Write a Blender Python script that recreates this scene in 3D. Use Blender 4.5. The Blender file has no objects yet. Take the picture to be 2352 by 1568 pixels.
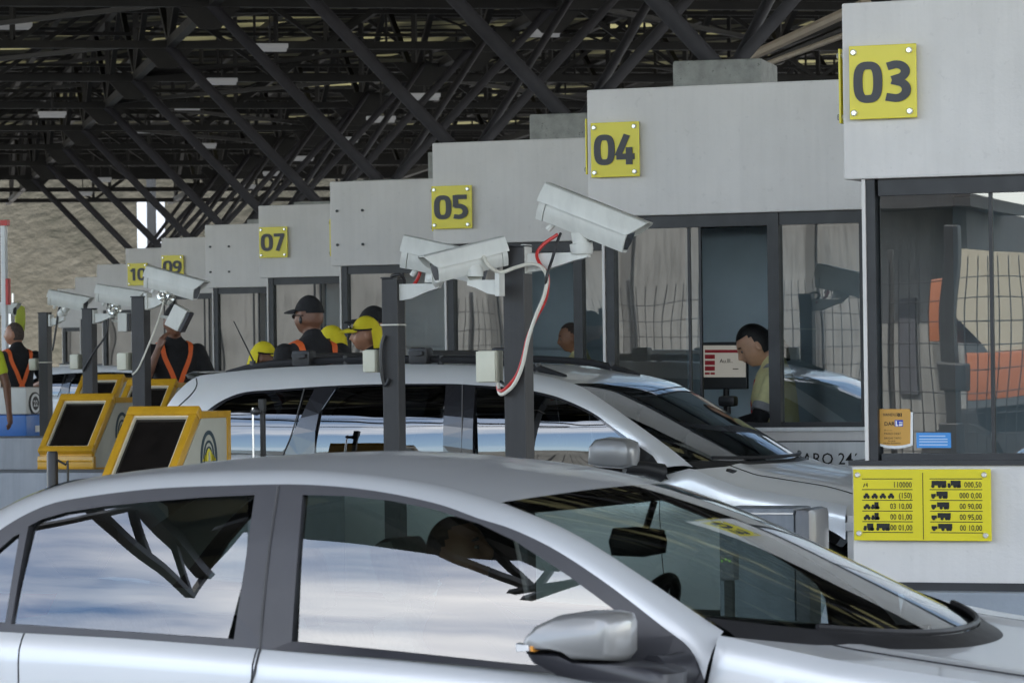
import bpy, bmesh, math, random
from mathutils import Vector, Matrix
random.seed(7)
SC = bpy.context.scene
COL = SC.collection
PI = math.pi
# ------------------------------------------------------------------ camera
W, H = 2352.0, 1568.0           # the pixel grid the photograph was measured on
FPX = 8400.0
YAW, PITCH, ROLL = math.radians(22.0), math.radians(0.35), 0.013
CAMZ = 1.72
FWD = Vector((-math.sin(YAW) * math.cos(PITCH), math.cos(YAW) * math.cos(PITCH), math.sin(PITCH)))
R0 = Vector((math.cos(YAW), math.sin(YAW), 0))
U0 = R0.cross(FWD)
UP = U0 * math.cos(ROLL) + R0 * math.sin(ROLL)
RT = R0 * math.cos(ROLL) - U0 * math.sin(ROLL)
CAM = Vector((0, 0, CAMZ))
cd = bpy.data.cameras.new('camera')
co = bpy.data.objects.new('camera', cd)
COL.objects.link(co)
m = Matrix((RT, UP, -FWD)).transposed().to_4x4()
m.translation = CAM
co.matrix_world = m
cd.sensor_width = 36.0
cd.lens = 36.0 * FPX / W
cd.clip_end = 5000
cd.clip_start = 0.1
cd.dof.use_dof = True
cd.dof.focus_distance = 18.5
cd.dof.aperture_fstop = 14.0
SC.camera = co
def ray(u, v):
    return (FWD * FPX + RT * (u - W / 2) - UP * (v - H / 2)).normalized()
def at(u, v, Y):                 # pixel -> point on the plane y = Y
    d = ray(u, v)
    return CAM + d * (Y / d.y)
# ------------------------------------------------------------------ world
SUN_EL, SUN_AZ = math.radians(52), math.radians(25)   # azimuth measured from +Y towards -X
wd = bpy.data.worlds.new('World')
SC.world = wd
wd.use_nodes = True
nt = wd.node_tree
nt.nodes.clear()
N = nt.nodes.new
out = N('ShaderNodeOutputWorld'); bg = N('ShaderNodeBackground'); sky = N('ShaderNodeTexSky')
sky.sky_type = 'NISHITA'; sky.sun_disc = False
sky.sun_elevation = SUN_EL; sky.sun_rotation = -SUN_AZ
tc = N('ShaderNodeTexCoord'); mp = N('ShaderNodeMapping'); nz = N('ShaderNodeTexNoise'); cr = N('ShaderNodeValToRGB'); mx = N('ShaderNodeMix')
mp.inputs['Scale'].default_value = (1.2, 1.2, 2.4)
nz.inputs['Scale'].default_value = 3.0; nz.inputs['Detail'].default_value = 8; nz.inputs['Roughness'].default_value = 0.55; nz.inputs['Distortion'].default_value = 0.4; mp.inputs['Location'].default_value = (3.1, 1.7, 0.4)
cr.color_ramp.elements[0].position = 0.40; cr.color_ramp.elements[1].position = 0.68
mx.data_type = 'RGBA'
mx.inputs['B'].default_value = (9.3, 9.05, 8.8, 1)
nt.links.new(tc.outputs['Generated'], mp.inputs['Vector']); nt.links.new(mp.outputs['Vector'], nz.inputs['Vector'])
nt.links.new(nz.outputs['Fac'], cr.inputs['Fac']); nt.links.new(cr.outputs['Color'], mx.inputs['Factor'])
nt.links.new(sky.outputs['Color'], mx.inputs['A']); nt.links.new(mx.outputs['Result'], bg.inputs['Color'])
bg.inputs['Strength'].default_value = 0.12
nt.links.new(bg.outputs['Background'], out.inputs['Surface'])
sl = bpy.data.lights.new('sun', 'SUN'); sl.energy = 3.2; sl.angle = math.radians(0.5); sl.color = (1, 0.95, 0.87)
so = bpy.data.objects.new('sun', sl); COL.objects.link(so)
sd = Vector((-math.sin(SUN_AZ) * math.cos(SUN_EL), math.cos(SUN_AZ) * math.cos(SUN_EL), math.sin(SUN_EL)))
so.rotation_euler = sd.to_track_quat('Z', 'Y').to_euler()
so.location = sd * 60
SC.view_settings.view_transform = 'Standard'
try: SC.view_settings.look = 'None'
except Exception: pass
SC.view_settings.exposure = 2.38
SC.view_settings.gamma = 1
SC.cycles.use_denoising = True
SC.cycles.max_bounces = 8
SC.cycles.transparent_max_bounces = 24
SC.cycles.glossy_bounces = 5
SC.cycles.caustics_reflective = False
SC.cycles.caustics_refractive = False
SC.cycles.sample_clamp_indirect = 6
# ------------------------------------------------------------------ materials
def mat(name, col, rough=0.6, metal=0.0, var=0.0, vs=2.0, bump=0.0, bs=60.0, coat=0.0, emit=0.0, streak=0.0, spots=0.0, spec=0.5):
    m = bpy.data.materials.new(name); m.use_nodes = True
    nt = m.node_tree; b = nt.nodes['Principled BSDF']
    b.inputs['Base Color'].default_value = (*col, 1); b.inputs['Roughness'].default_value = rough
    b.inputs['Metallic'].default_value = metal; b.inputs['Coat Weight'].default_value = coat
    b.inputs['Coat Roughness'].default_value = 0.06
    b.inputs['Specular IOR Level'].default_value = spec
    L = nt.links.new; N = nt.nodes.new
    geo = N('ShaderNodeNewGeometry')
    src = None
    def noise(scale, sc=(1, 1, 1), detail=5, rgh=0.6):
        mp = N('ShaderNodeMapping'); mp.inputs['Scale'].default_value = sc
        n = N('ShaderNodeTexNoise'); n.inputs['Scale'].default_value = scale; n.inputs['Detail'].default_value = detail; n.inputs['Roughness'].default_value = rgh
        L(geo.outputs['Position'], mp.inputs['Vector']); L(mp.outputs['Vector'], n.inputs['Vector'])
        return n.outputs['Fac']
    def mul(a_sock, fac_sock, lo, hi, p0=0.3, p1=0.7):
        r = N('ShaderNodeMapRange'); r.inputs['From Min'].default_value = p0; r.inputs['From Max'].default_value = p1
        r.inputs['To Min'].default_value = lo; r.inputs['To Max'].default_value = hi
        L(fac_sock, r.inputs['Value'])
        mm = N('ShaderNodeVectorMath'); mm.operation = 'SCALE'
        if a_sock is None: mm.inputs[0].default_value = col
        else: L(a_sock, mm.inputs[0])
        L(r.outputs['Result'], mm.inputs['Scale'])
        return mm.outputs['Vector']
    if var > 0:
        src = mul(src, noise(vs), 1 - var, 1 + var)
        rr = N('ShaderNodeMapRange'); rr.inputs['To Min'].default_value = max(0.02, rough - 0.35 * var); rr.inputs['To Max'].default_value = min(1, rough + 0.35 * var)
        L(noise(vs * 2.3), rr.inputs['Value']); L(rr.outputs['Result'], b.inputs['Roughness'])
    if streak > 0:
        src = mul(src, noise(3.0, (6, 6, 0.35), 4), 1 - streak, 1.02, 0.35, 0.55)
    if spots > 0:
        src = mul(src, noise(22.0, (1, 1, 1), 3), 1 - spots, 1.0, 0.30, 0.36)
    if src is not None: L(src, b.inputs['Base Color'])
    if bump > 0:
        bp = N('ShaderNodeBump'); bp.inputs['Strength'].default_value = bump; bp.inputs['Distance'].default_value = 0.02
        L(noise(bs), bp.inputs['Height']); L(bp.outputs['Normal'], b.inputs['Normal'])
    if emit > 0:
        b.inputs['Emission Color'].default_value = (*col, 1); b.inputs['Emission Strength'].default_value = emit
    return m
def glass(name, tint, refl=0.2, ior=1.5, rough=0.0, wave=0.0, ws=1.5):
    m = bpy.data.materials.new(name); m.use_nodes = True
    nt = m.node_tree; nt.nodes.clear(); N = nt.nodes.new; L = nt.links.new
    o = N('ShaderNodeOutputMaterial'); mx = N('ShaderNodeMixShader'); t = N('ShaderNodeBsdfTransparent'); g = N('ShaderNodeBsdfGlossy'); f = N('ShaderNodeFresnel')
    t.inputs['Color'].default_value = (*tint, 1); g.inputs['Roughness'].default_value = rough; f.inputs['IOR'].default_value = ior
    g.inputs['Color'].default_value = (0.95, 0.97, 1, 1)
    a = N('ShaderNodeMath'); a.operation = 'ADD'; a.inputs[1].default_value = refl; a.use_clamp = True
    L(f.outputs['Fac'], a.inputs[0]); L(a.outputs[0], mx.inputs['Fac']); L(t.outputs[0], mx.inputs[1]); L(g.outputs[0], mx.inputs[2]); L(mx.outputs[0], o.inputs['Surface'])
    if wave > 0:
        geo = N('ShaderNodeNewGeometry'); n = N('ShaderNodeTexNoise'); n.inputs['Scale'].default_value = ws; n.inputs['Detail'].default_value = 1.0
        bp = N('ShaderNodeBump'); bp.inputs['Strength'].default_value = 1.0; bp.inputs['Distance'].default_value = wave
        L(geo.outputs['Position'], n.inputs['Vector']); L(n.outputs['Fac'], bp.inputs['Height']); L(bp.outputs['Normal'], g.inputs['Normal']); L(bp.outputs['Normal'], f.inputs['Normal'])
    return m
M = {}
M['wall'] = mat('painted_concrete', (0.70, 0.672, 0.652), 0.75, var=0.07, vs=1.6, bump=0.12, bs=45, streak=0.012, spots=0.06)
M['wall_white'] = mat('white_paint', (0.78, 0.79, 0.80), 0.6, var=0.05, vs=3, streak=0.08)
M['plinth'] = mat('plinth_paint', (0.28, 0.31, 0.35), 0.6, var=0.1, vs=3, bump=0.1, bs=40)
M['rough_conc'] = mat('rough_concrete', (0.36, 0.37, 0.36), 0.9, var=0.2, vs=9, bump=0.5, bs=80, spots=0.45)
M['frame'] = mat('dark_aluminium', (0.035, 0.035, 0.037), 0.45, metal=0.3, var=0.25, vs=5)
M['yellow'] = mat('yellow_acrylic', (0.78, 0.66, 0.012), 0.3, var=0.04, vs=4, coat=0.12)
M['ink'] = mat('dark_grey_ink', (0.055, 0.055, 0.062), 0.5, var=0.1, vs=8)
M['black_ink'] = mat('black_ink', (0.008, 0.008, 0.008), 0.6, var=0.1, vs=8)
M['chrome'] = mat('polished_steel', (0.85, 0.85, 0.86), 0.22, metal=0.6, var=0.05, vs=30)
M['steel'] = mat('charcoal_steel', (0.036, 0.035, 0.034), 0.5, metal=0.2, var=0.2, vs=3)
M['tube'] = mat('charcoal_tube_paint', (0.056, 0.055, 0.064), 0.62, metal=0.0, var=0.22, vs=2, spec=0.3)
M['post'] = mat('dark_grey_post', (0.028, 0.027, 0.028), 0.5, var=0.18, vs=4, bump=0.05, bs=30, streak=0.15)
M['lamp'] = mat('fluorescent_white', (0.55, 0.56, 0.57), 0.5, var=0.03, emit=0.03)
M['asphalt'] = mat('worn_concrete_road', (0.09, 0.09, 0.088), 0.9, var=0.2, vs=1.2, bump=0.4, bs=120)
M['island'] = mat('island_concrete', (0.3, 0.31, 0.33), 0.85, var=0.2, vs=3, bump=0.25, bs=60, spots=0.2)
M['marking'] = mat('road_marking', (0.7, 0.7, 0.68), 0.7, var=0.2, vs=8)
M['earth'] = None
M['white_plastic'] = mat('white_plastic', (0.68, 0.68, 0.64), 0.4, var=0.05, vs=7, streak=0.06)
M['cream'] = mat('cream_plastic', (0.62, 0.61, 0.5), 0.45, var=0.05, vs=9)
M['black'] = mat('black_plastic', (0.018, 0.018, 0.02), 0.45, var=0.2, vs=10)
M['dark'] = mat('dark_interior', (0.02, 0.021, 0.023), 0.8, var=0.2, vs=5)
M['red'] = mat('red_rubber', (0.55, 0.03, 0.025), 0.4, var=0.1, vs=12)
M['white_cable'] = mat('white_rubber', (0.66, 0.63, 0.55), 0.45, var=0.08, vs=12)
# glass of the booths: dark behind, mirrors the lit street
M['booth_glass'] = glass('booth_glass', (0.55, 0.58, 0.58), 0.15, 1.45, wave=0.0018, ws=1.1)
M['booth_clear'] = glass('booth_clear_glass', (0.82, 0.86, 0.87), 0.03, 1.4)
def translucent(name, col, tr):
    m = bpy.data.materials.new(name); m.use_nodes = True
    nt = m.node_tree; nt.nodes.clear(); N = nt.nodes.new; L = nt.links.new
    o = N('ShaderNodeOutputMaterial'); mx = N('ShaderNodeMixShader'); d = N('ShaderNodeBsdfDiffuse'); t = N('ShaderNodeBsdfTranslucent')
    d.inputs['Color'].default_value = (*col, 1); t.inputs['Color'].default_value = (*col, 1); mx.inputs['Fac'].default_value = tr
    geo = N('ShaderNodeNewGeometry'); n = N('ShaderNodeTexNoise'); n.inputs['Scale'].default_value = 4; n.inputs['Detail'].default_value = 4
    cr = N('ShaderNodeValToRGB'); cr.color_ramp.elements[0].color = (*[c * 0.85 for c in col], 1); cr.color_ramp.elements[1].color = (*[min(1, c * 1.12) for c in col], 1)
    L(geo.outputs['Position'], n.inputs['Vector']); L(n.outputs['Fac'], cr.inputs['Fac']); L(cr.outputs['Color'], d.inputs['Color']); L(cr.outputs['Color'], t.inputs['Color'])
    L(d.outputs[0], mx.inputs[1]); L(t.outputs[0], mx.inputs[2]); L(mx.outputs[0], o.inputs['Surface'])
    return m
M['blind'] = translucent('window_blind', (0.55, 0.63, 0.68), 0.5)
# ------------------------------------------------------------------ mesh helpers
class MB:
    def __init__(s): s.v = []; s.f = []
    def add(s, vs, fs):
        o = len(s.v); s.v += [Vector(p) for p in vs]; s.f += [[i + o for i in f] for f in fs]; return s
    def box(s, a, b, mtx=None):
        x0, y0, z0 = a; x1, y1, z1 = b
        vs = [Vector(p) for p in ((x0,y0,z0),(x1,y0,z0),(x1,y1,z0),(x0,y1,z0),(x0,y0,z1),(x1,y0,z1),(x1,y1,z1),(x0,y1,z1))]
        if mtx: vs = [mtx @ p for p in vs]
        return s.add(vs, [(0,3,2,1),(4,5,6,7),(0,1,5,4),(1,2,6,5),(2,3,7,6),(3,0,4,7)])
    def rbox(s, a, b, r=0.01, mtx=None):            # box with chamfered edges
        bm = bmesh.new(); x0, y0, z0 = a; x1, y1, z1 = b
        bmesh.ops.create_cube(bm, size=1)
        for p in bm.verts: p.co = Vector((x0 + (p.co.x + .5) * (x1 - x0), y0 + (p.co.y + .5) * (y1 - y0), z0 + (p.co.z + .5) * (z1 - z0)))
        bmesh.ops.bevel(bm, geom=bm.edges[:], offset=r, segments=2, affect='EDGES', profile=0.6)
        return s.from_bm(bm, mtx)
    def from_bm(s, bm, mtx=None):
        bm.verts.index_update()
        s.add([(mtx @ p.co) if mtx else p.co.copy() for p in bm.verts], [[q.index for q in f.verts] for f in bm.faces]); bm.free(); return s
    def prism(s, poly, axis, lo, hi, mtx=None):      # poly in the two other axes, extruded
        n = len(poly)
        def mk(p, t):
            if axis == 'y': q = Vector((p[0], t, p[1]))
            elif axis == 'x': q = Vector((t, p[0], p[1]))
            else: q = Vector((p[0], p[1], t))
            return mtx @ q if mtx else q
        vs = [mk(p, lo) for p in poly] + [mk(p, hi) for p in poly]
        fs = [list(range(n))[::-1], list(range(n, 2 * n))] + [[i, (i + 1) % n, n + (i + 1) % n, n + i] for i in range(n)]
        return s.add(vs, fs)
    def tube(s, pts, r, n=8, cap=True, rot=0.0):
        pts = [Vector(p) for p in pts]
        rs = r if isinstance(r, (list, tuple)) else [r] * len(pts)
        vs = []; fs = []; prev = None
        for i, p in enumerate(pts):
            d = (pts[min(i + 1, len(pts) - 1)] - pts[max(i - 1, 0)]).normalized()
            if prev is None:
                a = Vector((0, 0, 1)) if abs(d.z) < 0.9 else Vector((1, 0, 0))
                x = d.cross(a).normalized()
            else: x = (prev - d * prev.dot(d)).normalized()
            prev = x; y = d.cross(x)
            for k in range(n):
                t = 2 * PI * k / n + rot
                vs.append(p + (x * math.cos(t) + y * math.sin(t)) * rs[i])
        for i in range(len(pts) - 1):
            for k in range(n):
                fs.append([i * n + k, i * n + (k + 1) % n, (i + 1) * n + (k + 1) % n, (i + 1) * n + k])
        if cap: fs += [list(range(n))[::-1], [(len(pts) - 1) * n + k for k in range(n)]]
        return s.add(vs, fs)
    def bar(s, a, b, w):                              # square bar
        return s.tube([a, b], w * 0.7071, 4, True, PI / 4)
    def grid(s, rows, close=False):
        nr, nc = len(rows), len(rows[0]); vs = [p for r in rows for p in r]; fs = []
        for i in range(nr - 1):
            for j in range(nc - 1 + (1 if close else 0)):
                fs.append([i * nc + j, i * nc + (j + 1) % nc, (i + 1) * nc + (j + 1) % nc, (i + 1) * nc + j])
        return s.add(vs, fs)
    def ball(s, c, r, n=12, mtx=None):
        bm = bmesh.new(); bmesh.ops.create_uvsphere(bm, u_segments=n, v_segments=max(6, n * 2 // 3), radius=1)
        r = r if isinstance(r, (tuple, list)) else (r, r, r)
        for p in bm.verts: p.co = Vector((c[0] + p.co.x * r[0], c[1] + p.co.y * r[1], c[2] + p.co.z * r[2]))
        return s.from_bm(bm, mtx)
    def xf(s, mtx): s.v = [mtx @ p for p in s.v]; return s
    def build(s, name, material, parent=None, smooth=False, angle=None):
        me = bpy.data.meshes.new(name)
        off = world_of(parent) if parent else Vector((0, 0, 0))
        me.from_pydata([tuple(p - off) for p in s.v], [], s.f)
        me.validate()
        bm = bmesh.new(); bm.from_mesh(me); bmesh.ops.recalc_face_normals(bm, faces=bm.faces[:]); bm.to_mesh(me); bm.free()
        me.materials.append(material)
        if smooth:
            for p in me.polygons: p.use_smooth = True
            try: me.set_sharp_from_angle(angle=math.radians(angle or 40))
            except Exception: pass
        o = bpy.data.objects.new(name, me); COL.objects.link(o)
        if parent: o.parent = parent
        return o
def world_of(o):
    p = Vector((0, 0, 0))
    while o: p += o.location; o = o.parent
    return p
def thing(name, label, cat, loc=(0, 0, 0), group=None):
    o = bpy.data.objects.new(name, None); COL.objects.link(o); o.location = loc
    o.empty_display_size = 0.1
    return tag(o, label, cat, group)
def tag(o, label, cat, group=None):
    o['label'] = label; o['category'] = cat
    if group: o['group'] = group
    return o
def struct(o): o['kind'] = 'structure'; return o
def copy_tree(o, parent=None, swap=None):
    c = o.copy()
    if o.type == 'MESH' and swap and o.data.materials and o.data.materials[0] in swap:
        c.data = o.data.copy(); c.data.materials[0] = swap[o.data.materials[0]]
    COL.objects.link(c)
    if parent: c.parent = parent
    for ch in list(o.children): copy_tree(ch, c, swap)
    return c
def spline(pts, n):                                  # Catmull-Rom through the points, n samples, chord-length spaced
    pts = [Vector(p) for p in pts]
    if len(pts) == 2: return [pts[0].lerp(pts[1], i / (n - 1)) for i in range(n)]
    P = [pts[0] * 2 - pts[1]] + pts + [pts[-1] * 2 - pts[-2]]
    fine = []
    for i in range(1, len(P) - 2):
        for k in range(16):
            t = k / 16
            a, b, c, d = P[i - 1], P[i], P[i + 1], P[i + 2]
            fine.append(0.5 * ((2 * b) + (c - a) * t + (2 * a - 5 * b + 4 * c - d) * t * t + (3 * b - a - 3 * c + d) * t ** 3))
    fine.append(pts[-1])
    L = [0]
    for i in range(1, len(fine)): L.append(L[-1] + (fine[i] - fine[i - 1]).length)
    res = []; j = 0
    for i in range(n):
        t = L[-1] * i / (n - 1)
        while j < len(L) - 2 and L[j + 1] < t: j += 1
        s = (t - L[j]) / max(1e-9, L[j + 1] - L[j])
        res.append(fine[j].lerp(fine[j + 1], min(1, max(0, s))))
    return res
def interp(pts, x):                                  # piecewise linear y(x)
    if x <= pts[0][0]: return pts[0][1]
    for (a, b), (c, d) in zip(pts, pts[1:]):
        if x <= c: return b + (d - b) * (x - a) / max(1e-9, c - a)
    return pts[-1][1]
def smooth01(t): t = min(1, max(0, t)); return t * t * (3 - 2 * t)
def stroke(mb, pts, w, closed, org, ex, ez, depth, t=0.003):   # flat ribbon lettering with a little thickness
    n = len(pts); L = []; Rr = []
    for i in range(n):
        a = Vector(pts[(i - 1) % n] if closed or i > 0 else pts[i]); b = Vector(pts[(i + 1) % n] if closed or i < n - 1 else pts[i])
        d = (b - a); d = d / max(1e-9, d.length); q = Vector((-d.y, d.x)) * w / 2; p = Vector(pts[i])
        L.append(p + q); Rr.append(p - q)
    nrm = Vector(ex).cross(Vector(ez))               # points to the viewer
    def P(q, dd): return Vector(org) + Vector(ex) * q.x + Vector(ez) * q.y + nrm * dd
    rows = [[P(L[i], depth), P(L[i], depth + t), P(Rr[i], depth + t), P(Rr[i], depth)] for i in range(n)]
    vs = [p for r in rows for p in r]; fs = []
    for i in range(n if closed else n - 1):
        j = (i + 1) % n
        for k in range(3): fs.append([i * 4 + k, i * 4 + k + 1, j * 4 + k + 1, j * 4 + k])
    if not closed: fs += [[0, 1, 2, 3], [(n - 1) * 4 + k for k in (3, 2, 1, 0)]]
    mb.add(vs, fs)
def arc(cx, cy, rx, ry, a0, a1, n=14):
    return [(cx + rx * math.cos(math.radians(a0 + (a1 - a0) * i / n)), cy + ry * math.sin(math.radians(a0 + (a1 - a0) * i / n))) for i in range(n + 1)]
def digit(mb, ch, org, ex, ez, h, depth, wt=0.19):
    w = 0.52; S = []
    if ch == '0': S = [([(math.copysign(abs(math.cos(t)) ** 0.62, math.cos(t)) * w * 0.40 + w / 2, math.copysign(abs(math.sin(t)) ** 0.75, math.sin(t)) * 0.405 + 0.5) for t in [2 * PI * i / 40 for i in range(40)]], True)]
    elif ch == '1': S = [([(w * .62, 0), (w * .62, .98)], False), ([(w * .60, .93), (w * .18, .74)], False)]
    elif ch == '3': S = [([(w * .12, .86)] + arc(w * .46, .735, w * .38, .17, 95, -80) + [(w * .30, .53)], False), ([(w * .30, .525)] + arc(w * .46, .29, w * .42, .20, 80, -105) + [(w * .06, .13)], False)]
    elif ch == '4': S = [([(w * .60, .97), (w * .08, .28)], False), ([(w * .0, .26), (w * 1.02, .26)], False), ([(w * .72, .0), (w * .72, .56)], False)]
    elif ch == '5': S = [([(w * .95, .91), (w * .16, .91)], False), ([(w * .2, .99), (w * .2, .50)], False), ([(w * .14, .55)] + arc(w * .42, .31, w * .44, .225, 95, -105) + [(w * .08, .11)], False)]
    elif ch == '7': S = [([(0, .91), (w * 1.0, .91)], False), ([(w * .86, .93), (w * .34, 0)], False)]
    elif ch == '9': S = [([(w / 2 + w * .38 * math.cos(t), .68 + .225 * math.sin(t)) for t in [2 * PI * i / 28 for i in range(28)]], True), ([(w * .88, .72), (w * .86, .45), (w * .70, .16), (w * .2, .07)], False)]
    for i, (p, c) in enumerate(S):
        stroke(mb, [(a * h, b * h) for a, b in p], wt * h, c, org, ex, ez, depth + i * 0.0007)
    return w * h
FONT_CACHE = {}
def text_mesh(mb, s, org, ex, ez, size, depth=0.002, bold=0.0, align='LEFT', sx=1.0):
    key = (s, round(bold, 4))
    if key not in FONT_CACHE:
        cu = bpy.data.curves.new('lettering', 'FONT'); cu.body = s; cu.size = 1; cu.offset = bold; cu.resolution_u = 2
        ob = bpy.data.objects.new('lettering', cu); COL.objects.link(ob)
        dg = bpy.context.evaluated_depsgraph_get(); dg.update()
        me = bpy.data.meshes.new_from_object(ob.evaluated_get(dg))
        FONT_CACHE[key] = ([tuple(v.co) for v in me.vertices], [list(p.vertices) for p in me.polygons])
        bpy.data.meshes.remove(me); bpy.data.objects.remove(ob); bpy.data.curves.remove(cu)
    vs, fs = FONT_CACHE[key]
    if not vs: return
    wd = max(v[0] for v in vs) * size * sx
    o = {'LEFT': 0, 'RIGHT': -wd, 'CENTER': -wd / 2}[align]
    nrm = Vector(ex).cross(Vector(ez))
    mb.add([Vector(org) + Vector(ex) * (v[0] * size * sx + o) + Vector(ez) * v[1] * size + nrm * depth for v in vs], fs)
X1, Z1, Y1 = Vector((1, 0, 0)), Vector((0, 0, 1)), Vector((0, 1, 0))
def ground_z(y): return 0.012 * max(0.0, y - 8.0)
# ------------------------------------------------------------------ setting: ground, islands, hillside
Y03, DY = 15.93, 4.87
KN = {0: '03', 1: '04', 2: '05', 3: '06', 4: '07', 5: '08', 6: '09', 7: '10', 8: '11', 9: '12', 10: '13'}
LEFT_PX = [(1932, 8), (1347, 207), (992, 329), (757, 418), (593, 473), (470, 517), (370, 547), (288, 571), (222, 608), (172, 637), (132, 664)]
LO = [at(u, v, Y03 + DY * k) for k, (u, v) in enumerate(LEFT_PX)]     # top left front corners of the booth fasciae
g = MB()
ys = [-120, -40, -10, 0, 8, 20, 40, 80, 150, 400, 1500]
g.grid([[Vector((x, y, ground_z(min(y, 60)))) for x in (-1500, -200, -60, -20, 0, 20, 60, 200, 1500)] for y in ys])
struct(g.build('ground', M['asphalt']))
# white lane edge lines beside each island
for k in range(0, 11):
    yk = Y03 + DY * k
    mk = MB(); x0 = LO[k].x - 14
    for dy in (-0.62, 2.15):
        z = ground_z(yk + dy) + 0.004
        mk.add([(x0, yk + dy, z), (x0 + 26, yk + dy, z), (x0 + 26, yk + dy + .12, ground_z(yk + dy + .12) + .004), (x0, yk + dy + .12, ground_z(yk + dy + .12) + .004)], [(0, 1, 2, 3)])
    struct(mk.build('lane_line', M['marking']))
    isl = MB(); zt = ground_z(yk) + 0.20; xa = LO[k].x - 6.5; xb = LO[k].x + 7
    poly = [(xb, yk - .35), (xb, yk + 1.85)] + [(xa + 1.1 * math.cos(t), yk + .75 + 1.1 * math.sin(t)) for t in [PI / 2 + PI * i / 10 for i in range(11)]]
    isl.prism(poly[::-1], 'z', ground_z(yk) - .3, zt)
    struct(isl.build('kerb', M['island']))
def island_z(k): return ground_z(Y03 + DY * k) + 0.20
# hillside of bare tan earth past the end of the canopy
def earth_mat():
    m = bpy.data.materials.new('dry_earth'); m.use_nodes = True; nt = m.node_tree; b = nt.nodes['Principled BSDF']; N = nt.nodes.new; L = nt.links.new
    b.inputs['Roughness'].default_value = 1; b.inputs['Specular IOR Level'].default_value = .1
    geo = N('ShaderNodeNewGeometry'); n = N('ShaderNodeTexNoise'); n.inputs['Scale'].default_value = .5; n.inputs['Detail'].default_value = 10; n.inputs['Roughness'].default_value = .7
    cr = N('ShaderNodeValToRGB'); e = cr.color_ramp.elements
    e[0].position = .33; e[0].color = (.03, .029, .02, 1); e[1].position = .72; e[1].color = (.062, .057, .043, 1)
    k = e.new(.47); k.color = (.043, .039, .028, 1)
    bp = N('ShaderNodeBump'); bp.inputs['Strength'].default_value = .3; bp.inputs['Distance'].default_value = .4
    n2 = N('ShaderNodeTexNoise'); n2.inputs['Scale'].default_value = 2.2; n2.inputs['Detail'].default_value = 8
    L(geo.outputs['Position'], n.inputs['Vector']); L(geo.outputs['Position'], n2.inputs['Vector']); L(n.outputs['Fac'], cr.inputs['Fac']); L(cr.outputs['Color'], b.inputs['Base Color'])
    L(n2.outputs['Fac'], bp.inputs['Height']); L(bp.outputs['Normal'], b.inputs['Normal'])
    return m
M['earth'] = earth_mat()
hs = MB(); rows = []
rr = random.Random(3)
for i in range(13):
    t = i / 12; row = []
    for j in range(50):
        a = j / 49
        depth = 116 + 30 * t; lat = -75 + 190 * a
        p = Vector((R0.x, R0.y, 0)) * lat + Vector((-math.sin(YAW), math.cos(YAW), 0)) * depth
        h = 26 * smooth01(t) * (0.8 + .25 * math.sin(a * 17 + 1) * (0.4 + t)) + rr.uniform(-.5, .5) * t
        p.z = 0.55 + h
        row.append(p)
    rows.append(row)
hs.grid(rows)
struct(hs.build('hillside', M['earth'], smooth=True, angle=80))
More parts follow.
